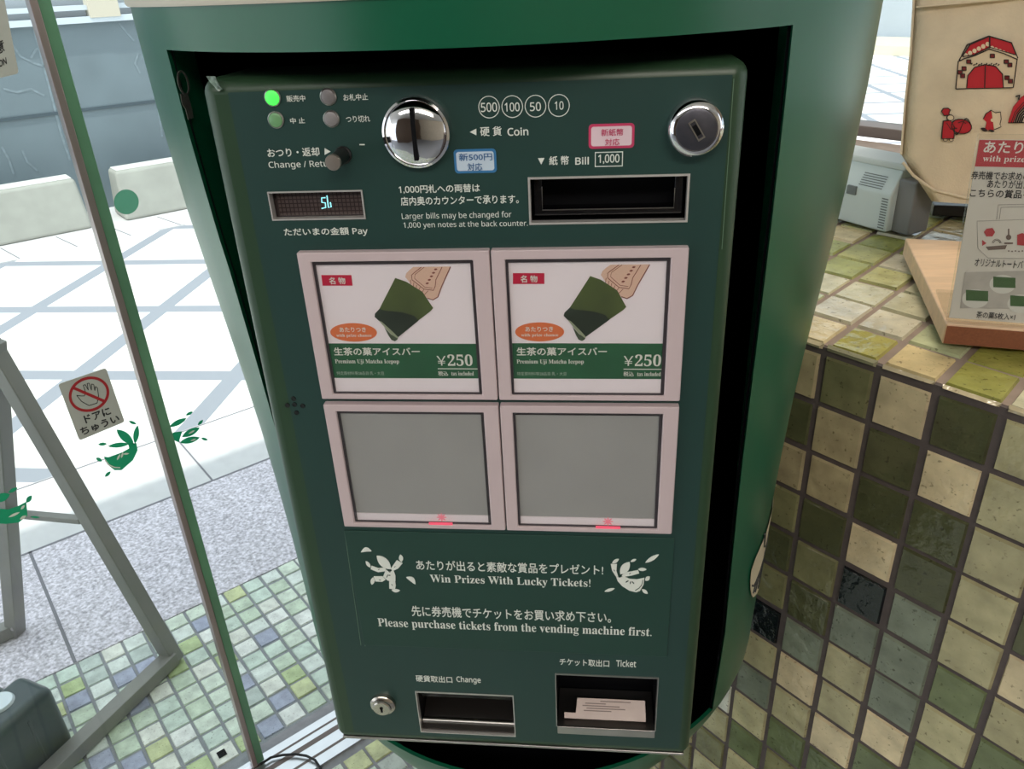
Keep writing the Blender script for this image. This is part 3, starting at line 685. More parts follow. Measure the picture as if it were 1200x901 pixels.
# stickers
def small_sticker(tl, tr, br, bl, rim, fill, rows, ink, lab):
    q = quad(tl, tr, br, bl, pf); b = MB(); b.poly(pf, rrect(*q, .0018), 0, .0004); o = D(b.build('information_sticker', rim, None)); o['label'] = lab
    b = MB(); b.poly(pf, rrect(q[0]+.0012, q[1]-.0012, q[2]+.0012, q[3]-.0012, .0012), .0004, .0006); keep(b.build('sticker_field', fill, None), o)
    for s, l, t, r, bb in rows: keep(tpx(s, pf, l, t, r, bb, ink, None, off=.0008, bold=.012), o)
small_sticker((531, 175), (581, 174), (582.6, 202), (533.8, 203), mat('blue_rim', (58, 120, 170), .4), mat('pale_blue_field', (196, 212, 226), .45), [('新500円', 538, 179, 577, 188), ('対応', 548, 190.5, 565.5, 199.5)], mat('blue_ink', (54, 100, 150), .5), 'blue-rimmed white sticker')
small_sticker((689.3, 145), (743.2, 144.5), (743.5, 173.2), (690.3, 174), mat('pink_rim', (196, 60, 100), .4), mat('pale_pink_field', (226, 200, 208), .45), [('新紙幣', 704.5, 150.5, 730.5, 159), ('対応', 709, 162, 726, 170)], mat('pink_ink', (196, 64, 104), .5), 'pink-rimmed white sticker')

# indicator lamps
for cx, cy, rgb, em, lab in ((319.8, 114.4, (70, 250, 80), 1.1, 'lit green indicator lamp'), (323.7, 140.3, (110, 160, 110), 0, 'unlit pale green indicator lamp'), (385, 113.2, (120, 116, 116), 0, None), (388.6, 139.1, (134, 130, 130), 0, None)):
    c = pf.px(cx, cy); b = MB(); b.lathe(pf, *c, [(.0041, 0), (.0041, .0008), (.0036, .0012), (.0034, .0008), (0.0001, .0008)], 32); o = D(b.build('indicator_lamp', STEEL, None, True))
    if lab: o['label'] = lab
    b = MB(); b.lathe(pf, *c, [(.0035, .0006), (.0034, .0012), (.0022, .0017), (.0001, .0019)], 32)
    keep(b.build('lens', mat('lamp_lens_%d_%d' % (rgb[0], rgb[1]), rgb, .35, emit=em), None, True), o)
# return knob
c = pf.px(402.5, 181.5); b = MB(); b.lathe(pf, *c, [(.0044, 0), (.0044, .0012), (.0037, .0018), (.0037, .0165), (.0001, .0165)], 36); kn = D(b.build('return_knob', mat('black_plastic', (22, 24, 24), .35), None, True)); kn['label'] = 'black knob with a steel face'
b = MB(); b.lathe(pf, *c, [(.0037, .0162), (.0039, .0168), (.0039, .018), (.0036, .0186), (.0001, .0188)], 36); keep(b.build('knob_face', mat('satin_steel', (190, 180, 170), .35, .9), None, True), kn)
# coin slot: polished round bezel
c = pf.px(489.5, 154.2); b = MB(); b.lathe(pf, *c, [(.0172, 0), (.0172, .0035), (.0166, .0052), (.0155, .0058), (.0152, .0052), (.0145, .0058), (.0125, .0072), (.009, .0083), (.005, .0089), (.0001, .0091)], 72); cs = D(b.build('coin_slot', CHROME, None, True)); cs['label'] = 'round polished chrome coin slot'
b = MB(); b.box(c[0]-.0011, c[0]+.0011, FY-.0100, FY-.004, c[1]-.0122, c[1]+.0124); keep(b.build('slot', BLACK, None, False, .0003), cs)
# locks
c = pf.px(813.5, 147.8); b = MB(); b.lathe(pf, *c, [(.0132, 0), (.0132, .006), (.0126, .0085), (.0112, .0098), (.0098, .0102), (.0096, .0096), (.0001, .0096)], 60); lk = D(b.build('lock', CHROME, None, True)); lk['label'] = 'large chrome key lock'
b = MB(); b.lathe(pf, *c, [(.0096, .0090), (.0094, .0102), (.0086, .0105), (.0001, .0105)], 60); kf = keep(b.build('lock_face', mat('dark_brushed_metal', (92, 92, 100), .4, .9, .2, 200), None, True), lk)
a = math.radians(32); du = V((math.sin(a), -math.cos(a))); dv = V((math.cos(a), math.sin(a)))
def rr2(c, l, w_): return [tuple(V(c) + du*(s*l/2) + dv*(t*w_/2)) for s, t in ((-1, -1), (1, -1), (1, 1), (-1, 1))]
b = MB(); b.ring(pf, rr2(c, .0098, .0036), rr2(c, .0084, .0024), .0104, .0114); b.build('key_plate', STEEL, None); keep(bpy.data.objects['key_plate'], lk)
b = MB(); b.poly(pf, rr2((c[0], c[1]), .005, .0022), .0104, .0110); keep(b.build('keyhole', BLACK, None), lk)
c = pf.px(449.5, 823); b = MB(); b.lathe(pf, *c, [(.0094, 0), (.0094, .003), (.0084, .0042), (.007, .0046), (.0068, .0058), (.006, .0064), (.0001, .0064)], 48); lk = D(b.build('lock', mat('satin_nickel', (196, 190, 180), .22, 1), None, True)); lk['label'] = 'small silver key lock'
b = MB(); b.poly(pf, circ(c[0], c[1]+.0012, .0012, 16), .0064, .0068); b.poly(pf, [(c[0]-.0007, c[1]-.0028), (c[0]+.0007, c[1]-.0028), (c[0]+.0007, c[1]+.001), (c[0]-.0007, c[1]+.001)], .0064, .0068); keep(b.build('keyhole', BLACK, None), lk)
# speaker holes
for cx, cy in ((344.1, 467), (336.9, 474.8), (345.3, 473.9), (354.8, 475.4), (347.6, 483.5)):
    c = pf.px(cx, cy); b = MB(); b.poly(pf, circ(*c, .0011, 16), 0, .0003); b.ring(pf, circ(*c, .0015, 16), circ(*c, .0011, 16), 0, .0004)
    D(b.build('speaker_hole', mat('hole_dark', (12, 16, 16), .5), None))

def recess(h, dep, m, name, parent, back=None):
    x0, x1, z0, z1 = h; y0 = FY-.0003; y1 = FY+dep; b = MB()
    b.add([(x0, y0, z0), (x1, y0, z0), (x1, y0, z1), (x0, y0, z1), (x0, y1, z0), (x1, y1, z0), (x1, y1, z1), (x0, y1, z1)], [(0, 1, 5, 4), (1, 2, 6, 5), (2, 3, 7, 6), (3, 0, 4, 7), (4, 5, 6, 7)])
    return keep(b.build(name, m, None), parent)
def edge_frame(h, w_, name, m, parent, off=.0008):
    x0, x1, z0, z1 = h; b = MB()
    b.ring(pf, [(x0-w_*.3, z0-w_*.3), (x1+w_*.3, z0-w_*.3), (x1+w_*.3, z1+w_*.3), (x0-w_*.3, z1+w_*.3)], [(x0+w_*.7, z0+w_*.7), (x1-w_*.7, z0+w_*.7), (x1-w_*.7, z1-w_*.7), (x0+w_*.7, z1-w_*.7)], -.004, off)
    return keep(b.build(name, m, None), parent)
# amount display
ds = recess(DISP, .006, mat('dark_smoke_recess', (58, 50, 50), .3), 'amount_display', door); ds['label'] = 'recessed dark display with a lit figure'
edge_frame(DISP, .0007, 'display_rim', RIM, ds)
def grid_mat():
    m = mat('display_screen', (74, 64, 62), .25); nt = m.node_tree; N = nt.nodes; L = nt.links; bs = N['Principled BSDF']
    tc = N.new('ShaderNodeTexCoord'); mp = N.new('ShaderNodeMapping'); mp.inputs['Rotation'].default_value = (pi/2, 0, 0); L.new(tc.outputs['Object'], mp.inputs[0])
    br = N.new('ShaderNodeTexBrick'); br.offset = 0; br.inputs['Scale'].default_value = 1; br.inputs['Brick Width'].default_value = .0022; br.inputs['Row Height'].default_value = .0022; br.inputs['Mortar Size'].default_value = .0003
    br.inputs['Color1'].default_value = (*lin((70, 60, 58)), 1); br.inputs['Color2'].default_value = (*lin((76, 66, 64)), 1); br.inputs['Mortar'].default_value = (*lin((48, 40, 40)), 1)
    L.new(mp.outputs[0], br.inputs['Vector']); L.new(br.outputs['Color'], bs.inputs['Base Color']); return m
b = MB(); b.box(DISP[0]+.0025, DISP[1]-.0006, FY+.004, FY+.0052, DISP[2]+.0006, DISP[3]-.0006); keep(b.build('screen', grid_mat(), None), ds)
dp = pn.shift(-.0038); CY = mat('cyan_segments', (150, 226, 236), .4, emit=.9); b = MB()
for pts in ([(381.5, 231.5), (377, 231.8), (377.2, 237), (381.3, 237.6), (381.8, 243), (377, 244.2)], [(383.2, 229), (385, 243.2), (388.2, 242.2), (387.2, 237)]): b.poly(dp, stroke([dp.px(*q) for q in pts], .00055), 0, .0003)
keep(b.build('lit_figure', CY, None), ds)
# bill slot
bs_ = recess(BILL, .022, BLACK, 'bill_slot', door); bs_['label'] = 'wide black banknote slot with metal rim'
edge_frame(BILL, .0010, 'slot_rim', RIM, bs_)
b = MB(); x0, x1, z0, z1 = BILL
m_ = .0045; zlo = z0 + .0055
b.ring(pf, [(x0+.002, zlo-.003), (x1-.002, zlo-.003), (x1-.002, z1-.0008), (x0+.002, z1-.0008)], [(x0+.0062, zlo), (x1-.0062, zlo), (x1-.0062, z1-.0015), (x0+.0062, z1-.0015)], -.016, -.006)
keep(b.build('bill_guide', BLACKG, None, False, .0004), bs_)
b = MB(); b.poly(pf, stroke([(x0+.0062, z1-.006), (x0+.0062, zlo), (x1-.0062, zlo), (x1-.0062, z1-.008)], .0004), -.006, -.0055); keep(b.build('guide_edge', STEEL, None), bs_)
# change tray
ct_ = recess(CHNG, .03, mat('tray_dark', (22, 20, 22), .35), 'change_tray', door); ct_['label'] = 'coin change tray with steel lip'
edge_frame(CHNG, .0006, 'tray_rim', RIM, ct_)
x0, x1, z0, z1 = CHNG; b = MB(); b.hexa([(x0+.001, FY+.001, z0+.0008), (x1-.001, FY+.001, z0+.0008), (x1-.001, FY+.028, z0+.012), (x0+.001, FY+.028, z0+.012), (x0+.001, FY+.001, z0+.002), (x1-.001, FY+.001, z0+.002), (x1-.001, FY+.028, z0+.0135), (x0+.001, FY+.028, z0+.0135)])
keep(b.build('tray_floor', mat('dark_steel', (60, 56, 54), .3, .8), None), ct_)
b = MB(); b.tube([(x0+.001, FY+.006, z0+.0052), (x1-.001, FY+.006, z0+.0052)], .0022, 12); keep(b.build('tray_bar', STEEL, None, True), ct_)
b = MB(); b.box(x0+.002, x1-.002, FY+.006, FY+.008, z1-.012, z1-.0008); keep(b.build('tray_flap', glass('smoked_flap', (.25, .25, .26), .05, 1), None), ct_)
# ticket tray
tt = recess(TICK, .035, BLACK, 'ticket_tray', door); tt['label'] = 'ticket tray with protruding steel lip'
x0, x1, z0, z1 = TICK; TLIP = pn.px(709, 841)[1]
edge_frame(TICK, .0007, 'tray_rim', STEEL, tt)
b = MB(); b.hexa([(x0+.001, FY-.006, z0-.0002), (x1-.001, FY-.006, z0-.0002), (x1-.001, FY+.03, z0+.0035), (x0+.001, FY+.03, z0+.0035), (x0+.001, FY-.006, z0+.0008), (x1-.001, FY-.006, z0+.0008), (x1-.001, FY+.03, z0+.0045), (x0+.001, FY+.03, z0+.0045)])
b.box(x0+.001, x1-.001, FY-.0065, FY-.0055, z0-.0012, z0+.0062)
keep(b.build('tray_lip', STEEL, None, False, .0003), tt)

# ---- the four selection buttons
XS = (0, .1040, .2058); ZS = (0, -.08812, -.09191, -.18041)
b0 = pn.shift(FY)                                                # plane y = 0 at the button fronts
bc = Plane((0, .0030, 0), (1, 0, 0), (0, 0, 1))                  # plane of the cards
def button(ix, iz, kind, lab):
    x0, x1 = XS[ix]+.0004, XS[ix+1]-.0004; z1, z0 = ZS[iz*2], ZS[iz*2+1]
    il, it, ir, ib = .0072, .0052, .0088, .0028
    if iz: it = .0046
    ox = [(x0, z0), (x1, z0), (x1, z1), (x0, z1)]; inn = [(x0+il, z0+ib), (x1-ir, z0+ib), (x1-ir, z1-it), (x0+il, z1-it)]
    b = MB(); b.ring(b0, ox, inn, -.0055, 0); o = D(b.build('selection_button', OFFW, None, False, .0007)); o['label'] = lab
    def I(x): return keep(x, o)
    c = MB(); w_ = .0014
    c.ring(bc, inn, [(x0+il+w_, z0+ib+w_*.7), (x1-ir-w_*1.3, z0+ib+w_*.7), (x1-ir-w_*1.3, z1-it-w_*1.5), (x0+il+w_, z1-it-w_*1.5)], -.002, .0012); I(c.build('window_gasket', GASKET, None))
    strip = .0092 if iz == 0 else .0058
    zs0 = z0+ib+.0006
    c = MB(); c.box(x0+il, x1-ir, .0030, .0036, zs0+strip, z1-it); card = I(c.build('picture_card' if kind else 'blank_card', CARD if kind else GREYCARD, None))
    c = MB(); c.box(x0+il, x1-ir, .0026, .0036, zs0, zs0+strip-.0002); st_ = I(c.build('status_strip', CARD, None))
    c = MB(); c.box(x0+il+.0004, x1-ir-.0004, .0010, .0018, z0+ib+.0003, z1-it-.0004); I(c.build('clear_cover', glass('clear_cover', (.985, .985, .985), .03, .9), None))
    return o, card, st_
B = {}
B['ur'] = button(1, 0, 1, 'right button with an ice pop picture')
B['ul'] = button(0, 0, 1, 'left button with an ice pop picture')
B['ll'] = button(0, 1, 0, 'lower left grey blank button')
B['lr'] = button(1, 1, 0, 'lower right grey blank button')
cd_ = bc.shift(.0001)
def u(pts): return pxs(cd_, pts, (570, 280), 4.504)
prints = []
def pp(name, shapes, m, o0=0, o1=.00015, lab=None):
    b = MB()
    for s in shapes: b.poly(cd_, u(s), o0, o1)
    o = b.build(name, m, None); prints.append(o)
    if lab: o['label'] = lab
    return o
def pt(s, l, t, r, b, m, bold=0, off=.0004):
    o = tpx(s, cd_, 570+l/4.504, 280+t/4.504, 570+r/4.504, 280+b/4.504, m, None, 'lettering', off, bold); prints.append(o)
CW = mat('card_white_ink', (226, 226, 216), .5); STK = mat('pale_wood_print', (222, 186, 164), .5); STKL = mat('brown_line_print', (128, 66, 56), .5)
def pop_mat(): 
    return mat('matcha_print', (78, 92, 48), .5, 0, .35, 45)
pp('green_band', [[(128, 738), (966, 741), (963, 552), (125, 550)]], CARDG)
pp('red_tag', [[(140, 180), (306, 180), (306, 237), (140, 237)]], RED)
pp('orange_oval', [ring_px(281, 490, 129, 50, 0, 0)], ORANGE)
pp('stick_print', [[(655, 136), (862, 134), (800, 240), (772, 298), (742, 314), (712, 304), (640, 240), (604, 190), (612, 170), (632, 152)]], STK)
pp('stick_lines', [stroke([(862, 134), (800, 240), (772, 298), (742, 314), (712, 304)], 5), stroke([(700, 136), (655, 168), (640, 180), (640, 205), (700, 255), (752, 262), (764, 240), (772, 205), (815, 136)], 4), stroke([(716, 136), (660, 176), (655, 198), (705, 244), (748, 250)], 3),
                   stroke([(632, 205), (628, 232)], 3), stroke([(648, 220), (642, 246)], 3), stroke([(662, 232), (656, 258)], 3), stroke([(680, 244), (668, 268)], 3), stroke([(700, 256), (682, 280)], 3), stroke([(722, 264), (694, 290)], 3)] + [leaf((712 + 14*k, 226-19*k), (732 + 14*k, 222-19*k), 10) for k in range(5)], STKL, .00015, .0002)
pp('ice_pop_print', [[(548, 195), (605, 215), (690, 270), (728, 340), (738, 358), (720, 376), (640, 430), (524, 516), (505, 500), (430, 428), (408, 405), (412, 388), (440, 362)]], pop_mat(), .0001, .00025)
pp('ice_pop_bite', [[(440, 362), (470, 372), (560, 380), (628, 400), (650, 425), (524, 516), (505, 500), (430, 428), (408, 405), (412, 388)]], mat('dark_matcha_print', (38, 50, 36), .5, 0, .3, 60), .00025, .0003)
pp('ice_pop_edge', [[(428, 425), (445, 432), (505, 492), (526, 516), (520, 522), (490, 500)]], mat('pale_matcha_print', (150, 158, 130), .5), .0003, .00035)
pp('ice_pop_drip', [[(455, 462), (490, 502), (524, 518), (520, 528), (505, 537), (486, 530), (472, 505)]], mat('drip_print', (70, 82, 62), .5), .00025, .0003)
pp('price_rule', [[(724, 684), (945, 685), (945, 689), (724, 688)]], CW, .00015, .0003)
pp('card_tab', [[(280, 739), (316, 739), (312, 747), (284, 747)]], GASKET); pp('card_tab', [[(764, 741), (806, 741), (802, 750), (768, 750)]], GASKET)
pt('名 物', 180, 190, 270, 228, CW, .02); pt('あたりつき', 205, 461, 352, 487, CW, .012); pt(serif('with prize chance'), 184, 497, 380, 517, CW)
pt('生茶の菓アイスバー', 160, 570, 636, 614, CW, .02); pt(serif('Premium Uji Matcha Icepop'), 160, 634, 514, 662, CW)
pt('特定原材料等28品目:乳・大豆', 162, 700, 424, 719, mat('faint_white_ink', (170, 186, 170), .5))
pt('￥', 724, 616, 775, 668, CW, .0); pt(serif('250'), 784, 608, 922, 670, CW); pt('税込', 723, 698, 778, 723, CW, .015); pt(serif('tax included'), 796, 700, 920, 722, CW)
dxb = XS[0]-XS[1]
for o in prints:
    c = o.copy(); COL.objects.link(c)
    keep(o, B['ur'][1])
    c.location.x += dxb; keep(c, B['ul'][1])
for nm, cx, cy in (('ll', 517.5, 606), ('lr', 712.5, 611)):
    sp_ = bc.shift(.0006); c = sp_.px(cx, cy); b = MB()
    for k in range(8):
        a = 2*pi*k/8; b.poly(sp_, leaf((c[0], c[1]), (c[0]+.0034*math.cos(a), c[1]+.0034*math.sin(a)), .0009), 0, .0001 + .00001*k)
    keep(b.build('sold_out_mark', mat('pink_lit_mark', (240, 140, 156), .5, emit=.15), None), B[nm][2])
    b = MB(); d = sp_.px(cx, 615.5); b.box(d[0]-.0075, d[0]+.0075, .0004, .0009, ZS[3]+.0026, ZS[3]+.0044); keep(b.build('red_light', mat('red_lit_bar', (240, 90, 116), .5, emit=.4), None), B[nm][0])

# tape bits
b = MB(); b.ring(rp, pxs(rp, ring_px(214.5, 97, 6.5, 15, -.25, 0)), pxs(rp, ring_px(214.5, 97, 4.6, 12.5, -.25, 0)), 0, .0004)
b.poly(rp, pxs(rp, [(211, 110), (220, 112), (224, 126), (226, 138), (220, 140), (217, 128), (213, 122)]), 0, .0004)
keep(b.build('tape_residue', mat('dusty_tape', (70, 74, 68), .8, 0, .4, 300), None), hs)
b = MB()
b.poly(pf, pxs(pf, [(243, 89), (253, 89), (258, 100), (262, 104), (257, 107), (252, 101), (247, 96)]), .0005, .0012)
o = D(b.build('peeling_tape', mat('tape_film', (120, 142, 130), .12, 0, .5, 400, .8, 300, spec=.8), None)); o['label'] = 'clear tape peeling off the corner'

# ---- the ticket left in the tray
PAP = mat('ticket_paper', (214, 196, 188), .6, 0, .05, 60)
tz = TICK[2]+.0042
q = [onY(a, b, FY+.004) for a, b in ((668, 846), (756, 849))]
tk = MB(); yb = FY+.028; xa, xb = q[0].x, q[1].x
tpl2 = Plane((xa, FY+.002, tz+.0008), (1, 0, 0), V((0, .9, .46)))
tk.poly(tpl2, [(-.004, 0), (xb-xa, 0), (xb-xa+.0002, .003), (xb-xa, .0145), (.0052, .0145), (.0042, .004), (-.004, .004)], 0, .0004)
tko = tag(tk.build('paper_ticket', PAP), 'small printed paper ticket lying in the ticket tray', 'ticket')
tl = MB()
for k, (a, b) in enumerate(((.010, .030), (.012, .040), (.009, .036), (.011, .026), (.022, .044))): tl.poly(tpl2, [(a, .0055+.0017*k), (b, .0055+.0017*k), (b, .0062+.0017*k), (a, .0062+.0017*k)], .0004, .0006)
tl.build('printed_lines', mat('faint_grey_ink', (150, 134, 128), .6), tko)

# ================================================================== THINGS OUTSIDE THE GLASS
SM = mat('grey_painted_steel', (142, 140, 134), .4, .2, .06, 12)
F1 = onZ(205, 776, FZ) + Z*.004; F2 = onZ(19, 742, FZ) + Z*.004
axn = (F2-F1).cross(Z).normalized()
T1 = onP(-60, 322, F1, axn); T2 = onP(-8, 400, F1, axn)
SS = empty('steel_stand', F1, 'grey steel A-frame stand with slanted legs outside the glass', 'stand')
for a, b in ((F1, T1), (F2, T2)):
    m = MB(); m.bar(a, b, .032, .034, axn); keep(m.build('leg', SM, None, False, .002), SS)
m = MB(); m.bar(onP(96, 609, F1, axn), onP(8, 601, F1, axn), .014, .018, axn); keep(m.build('crossbar', SM, None, False, .002), SS)
for f, px in ((F1, (40, 935)), (F2, (-60, 778))):
    e = onZ(*px, FZ) + Z*.02; m = MB(); m.bar(f + Z*.016, e, .036, .034); keep(m.build('foot_bar', SM, None, False, .002), SS)
m = MB(); c = F2 + Z*.03 - E2N*.022
m.lathe(Plane(c, E2, Z), 0, 0, [(.006, 0), (.006, .004), (.0001, .005)], 12); keep(m.build('bolt', STEEL, None, True), SS)

# black water tank
TK = mat('black_tank_plastic', (66, 78, 80), .3, 0, .06, 14)
be = onZ(40, 935, FZ); db = (F1 - be); db.z = 0; db.normalize(); dn = V((-db.y, db.x, 0))     # it stands along the foot bar
tc = onZ(102, 876, FZ) + dn*.026
a = tc - db*.34; m = MB(); m.obox(a + Z*.004, db*.34, dn*.10, Z*.172)
tank = empty('water_tank', tc, 'dark grey plastic water tank with white cap beside the steel stand foot bar', 'tank')
keep(m.build('tank_body', TK, None, False, .02, 4), tank)
m = MB(); m.obox(a + dn*.085 + Z*.004, db*.32, dn*.11, Z*.140); keep(m.build('tank_shoulder', TK, None, False, .022, 4), tank)
for k in range(3):
    m = MB(); m.obox(a + db*(.13+.07*k) - dn*.002 + Z*.03, db*.006, dn*.006, Z*.115); keep(m.build('rib', TK, None, False, .0015), tank)
ctop = onZ(-2, 822, FZ+.182); cpx = ctop - Z*.05; m = MB(); m.lathe(Plane(cpx, (1, 0, 0), (0, 1, 0)), 0, 0, [(.028, 0), (.028, .045), (.025, .05), (.001, .05)], 32); keep(m.build('cap', mat('white_cap_plastic', (226, 236, 242), .4), None, True), tank)

# black cord by the door foot
m = MB(); pts = [(306, 899), (318, 891), (332, 888), (347, 887), (360, 889), (370, 894), (376, 903), (380, 915)]
m.tube([onZ(x, y, FZ) + Z*.009 for x, y in pts], .0026, 8)
tag(m.build('power_cord', mat('black_rubber', (24, 24, 28), .5), None, True), 'thin black cord looping over the metal door track', 'cord')

# ================================================================== THINGS ON THE COUNTER
ZT_ = CT + .003
# grey device
DV = mat('pale_grey_plastic', (194, 206, 208), .5, 0, .03, 20); DVD = mat('slot_grey', (104, 112, 114), .6); DVL = mat('light_grey_plastic', (200, 208, 210), .45)
f1 = onZ(1037, 273, ZT_); f0 = onZ(940, 246, ZT_); f2 = onZ(1079, 263, ZT_)
ea = (f0-f1); ea.z = 0; la = ea.length; ea.normalize(); eb = V((ea.y, -ea.x, 0)); 
if eb.dot(f2-f1) < 0: eb = -eb
dev = empty('card_printer', f1, 'pale grey boxy office device with vents on counter behind the bag', 'device')
H1 = .046; H2 = .066; H3 = .074; dp_ = .055
def dvp(a, b, c): return f1 + ea*a + eb*b + Z*c
m = MB(); prof = [(0, 0), (0, H1), (.012, H2), (.016, H3), (.05, H3+.003), (dp_, H3), (dp_, 0)]
n = len(prof); m.add([dvp(0, b, c) for b, c in prof] + [dvp(la, b, c) for b, c in prof], [tuple(range(n)), tuple(range(n, 2*n))] + [(i, (i+1) % n, n+(i+1) % n, n+i) for i in range(n)])
keep(m.build('casing', DV, None, False, .003), dev)
m = MB()
for k in range(6):
    t0 = .16+.13*k; t1 = t0+.05; 
    A = lambda a, t: dvp(a, .012*t-.0004, H1+(H2-H1)*t+.0003)
    m.add([A(.016, t0), A(.05, t0), A(.05, t1), A(.016, t1)], [(0, 1, 2, 3)])
for k in range(12): m.add([dvp(.003, -.0003, .004+.0032*k), dvp(.012, -.0003, .004+.0032*k), dvp(.012, -.0003, .0055+.0032*k), dvp(.003, -.0003, .0055+.0032*k)], [(0, 1, 2, 3)])
keep(m.build('vents', DVD, None), dev)
m = MB(); m.obox(dvp(.05, -.002, .036), ea*.014, eb*.004, Z*.011); keep(m.build('push_button', DVD, None, False, .001), dev)
m = MB(); m.obox(dvp(-.002, .014, H3-.002), ea*(la), eb*.05, Z*.008); keep(m.build('lid', DVL, None, False, .002), dev)
m = MB(); m.obox(dvp(-.024, .010, 0), ea*.026, eb*.035, Z*.064); keep(m.build('darker_side', mat('mid_grey_plastic', (120, 120, 122), .5), None, False, .003), dev)  # darker grey box standing for the device's right-hand side

# wooden board with the acrylic sign
WD = mat('pale_wood', (228, 194, 160), .45, 0, .12, 18, .08, 60, stretch=(1, 6, 6)); WDE = mat('wood_end_grain', (140, 84, 58), .5, 0, .14, 60, stretch=(8, 1, 8))
bz = CT + .003; bt = bz + .019
c1 = onZ(1109, 379, bt); c0 = onZ(1061, 279, bt); cr = onZ(1200, 386, bt)
bu = (cr-c1); bu.z = 0; bu.normalize(); bv = (c0-c1); bv.z = 0; bl = bv.length; bv.normalize()
wb = MB(); O = V((c1.x, c1.y, bz)); wb.obox(O, bu*.26, bv*bl, Z*(bt-bz)); wbo = tag(wb.build('wooden_board', WD, None, False, .0015), 'pale wooden board on tiled counter under the acrylic sign', 'board')
wb = MB(); wb.obox(O - bv*.0006 + bu*.001 + Z*.001, bu*.258, bv*.001, Z*(bt-bz-.003)); wb.build('front_edge', WDE, wbo)['label'] = 'darker brown front edge'
tilt = math.radians(14)
su = bu; bw = V((-bu.y, bu.x, 0)); sv = (Z*math.cos(tilt) + bw*math.sin(tilt)).normalized()
SO = onZ(1109.5, 376.5, bt) + bw*.002
sp = Plane(SO + Z*.0006, su, sv)
sh_ = sp.px(1150, 157)[1]; sl_ = sp.px(1120, 266)[0]
sgn = empty('acrylic_sign', SO, 'white prize notice in clear acrylic stand on the wooden board', 'sign')
SWD = .125
ACR = glass('acrylic', (.94, .95, .94), .02, .8)
m = MB(); m.poly(sp, [(0, 0), (SWD, 0), (SWD, sh_), (0, sh_)], -.003, .0025); keep(m.build('acrylic_holder', ACR, None), sgn)
m = MB(); m.obox(SO + Z*.0003, su*SWD, bw*.07, Z*.0025); keep(m.build('acrylic_foot', ACR, None), sgn)
m = MB(); pz = sh_-.004; m.poly(sp, [(.0015, .002), (SWD-.0015, .002), (SWD-.0015, pz), (.0015, pz)], -.0010, .0004); pap = keep(m.build('notice_sheet', mat('notice_paper', (214, 208, 200), .55), None), sgn)
s1 = sp.shift(.0005); hz = s1.px(1165, 195.5)[1]
m = MB(); m.poly(s1, [(.0015, hz), (SWD-.0015, hz), (SWD-.0015, pz-.0006), (.0015, pz-.0006)], 0, .0002); keep(m.build('red_header', mat('notice_red', (186, 42, 54), .5), None), sgn)
INK = mat('notice_ink', (44, 40, 40), .55); s2_ = s1.shift(.0003); SW_ = mat('notice_white_ink', (232, 222, 216), .5)
def st_(s, l, t, r, b, m, bold=.012): keep(tpx(s, s2_, l, t, r, b, m, None, 'lettering', .0002, bold), sgn)
st_('あたりつき', 1153, 166, 1235, 180, SW_, .02); st_(serif('with prize chance'), 1151.5, 183, 1240, 192, SW_, 0)
st_('券売機でお求めの', 1138, 201, 1207, 211, INK, .014); st_('あたりが出たら', 1157, 211, 1215, 221, INK, .014); st_('こちらの賞品を', 1136.5, 222, 1208, 232, INK, .014)
st_('オリジナルトートバッグ', 1142, 304, 1212, 314, INK, .014); st_('茶の菓5枚入×1', 1144, 366, 1190, 374, INK, .014)
LG = mat('notice_grey_line', (158, 152, 146), .6)
m = MB(); 
bagl = [(1145, 259), (1145, 290), (1158, 302), (1230, 302)]; 
for pts in ([(1210, 257), (1145, 259), (1146, 291), (1158, 302.5), (1215, 303)], [(1168, 257), (1170, 240), (1210, 239)], [(1171, 257), (1173, 243), (1210, 242)]): m.poly(s2_, stroke([s2_.px(*q) for q in pts], .0004), 0, .0002)
keep(m.build('bag_outline', LG, None), sgn)
m = MB()
for sh in ([(1153, 272), (1156, 268), (1163, 267), (1166, 272), (1163, 277), (1156, 277)], [(1151, 281), (1156, 285), (1151, 288)], [(1192, 275), (1198, 273), (1202, 275), (1202, 288), (1192, 287)]): m.poly(s2_, pxs(s2_, sh), 0, .0002)
keep(m.build('red_motif', mat('motif_red', (176, 48, 56), .5), None), sgn)
m = MB()
for sh in ([(1155, 289), (1180, 287), (1178, 292), (1158, 293)], ring_px(1182, 278, 3, 3, 0, 0), [(1177, 284), (1187, 284), (1187, 286), (1177, 286)], stroke([(1182, 268), (1182, 275)], 1.5)): m.poly(s2_, pxs(s2_, sh), 0, .0002)
for r in (5, 3.5): m.poly(s2_, stroke([s2_.px(1168 + r*math.cos(a), 285 + r*math.sin(a)) for a in [pi + pi*i/10 for i in range(11)]], .0004), 0, .0002)
for k in range(5): m.poly(s2_, pxs(s2_, circ(1182+4*k, 294+.5*(k % 2), .9, 8)), 0, .0002)
keep(m.build('dark_motif', mat('motif_brown', (110, 92, 84), .5), None), sgn)
m = MB(); m.poly(s2_, pxs(s2_, [(1131, 319), (1210, 317), (1210, 362), (1125, 361)]), 0, .00015); keep(m.build('photo_print', mat('photo_marble', (186, 180, 174), .5, 0, .15, 60), None), sgn)
s3 = s2_.shift(.0002); BIS = mat('biscuit_green', (62, 96, 52), .5, 0, .1, 200)
m = MB()
for cx, cy in ((1143, 350), (1175, 333), (1196, 356)): m.poly(s3, pxs(s3, ring_px(cx, cy, 15.5, 11, 0, 0)), 0, .00015 + cx*1e-8)
keep(m.build('plate_print', mat('plate_white', (214, 212, 206), .5), None), sgn)
m = MB(); s4 = s3.shift(.0003)
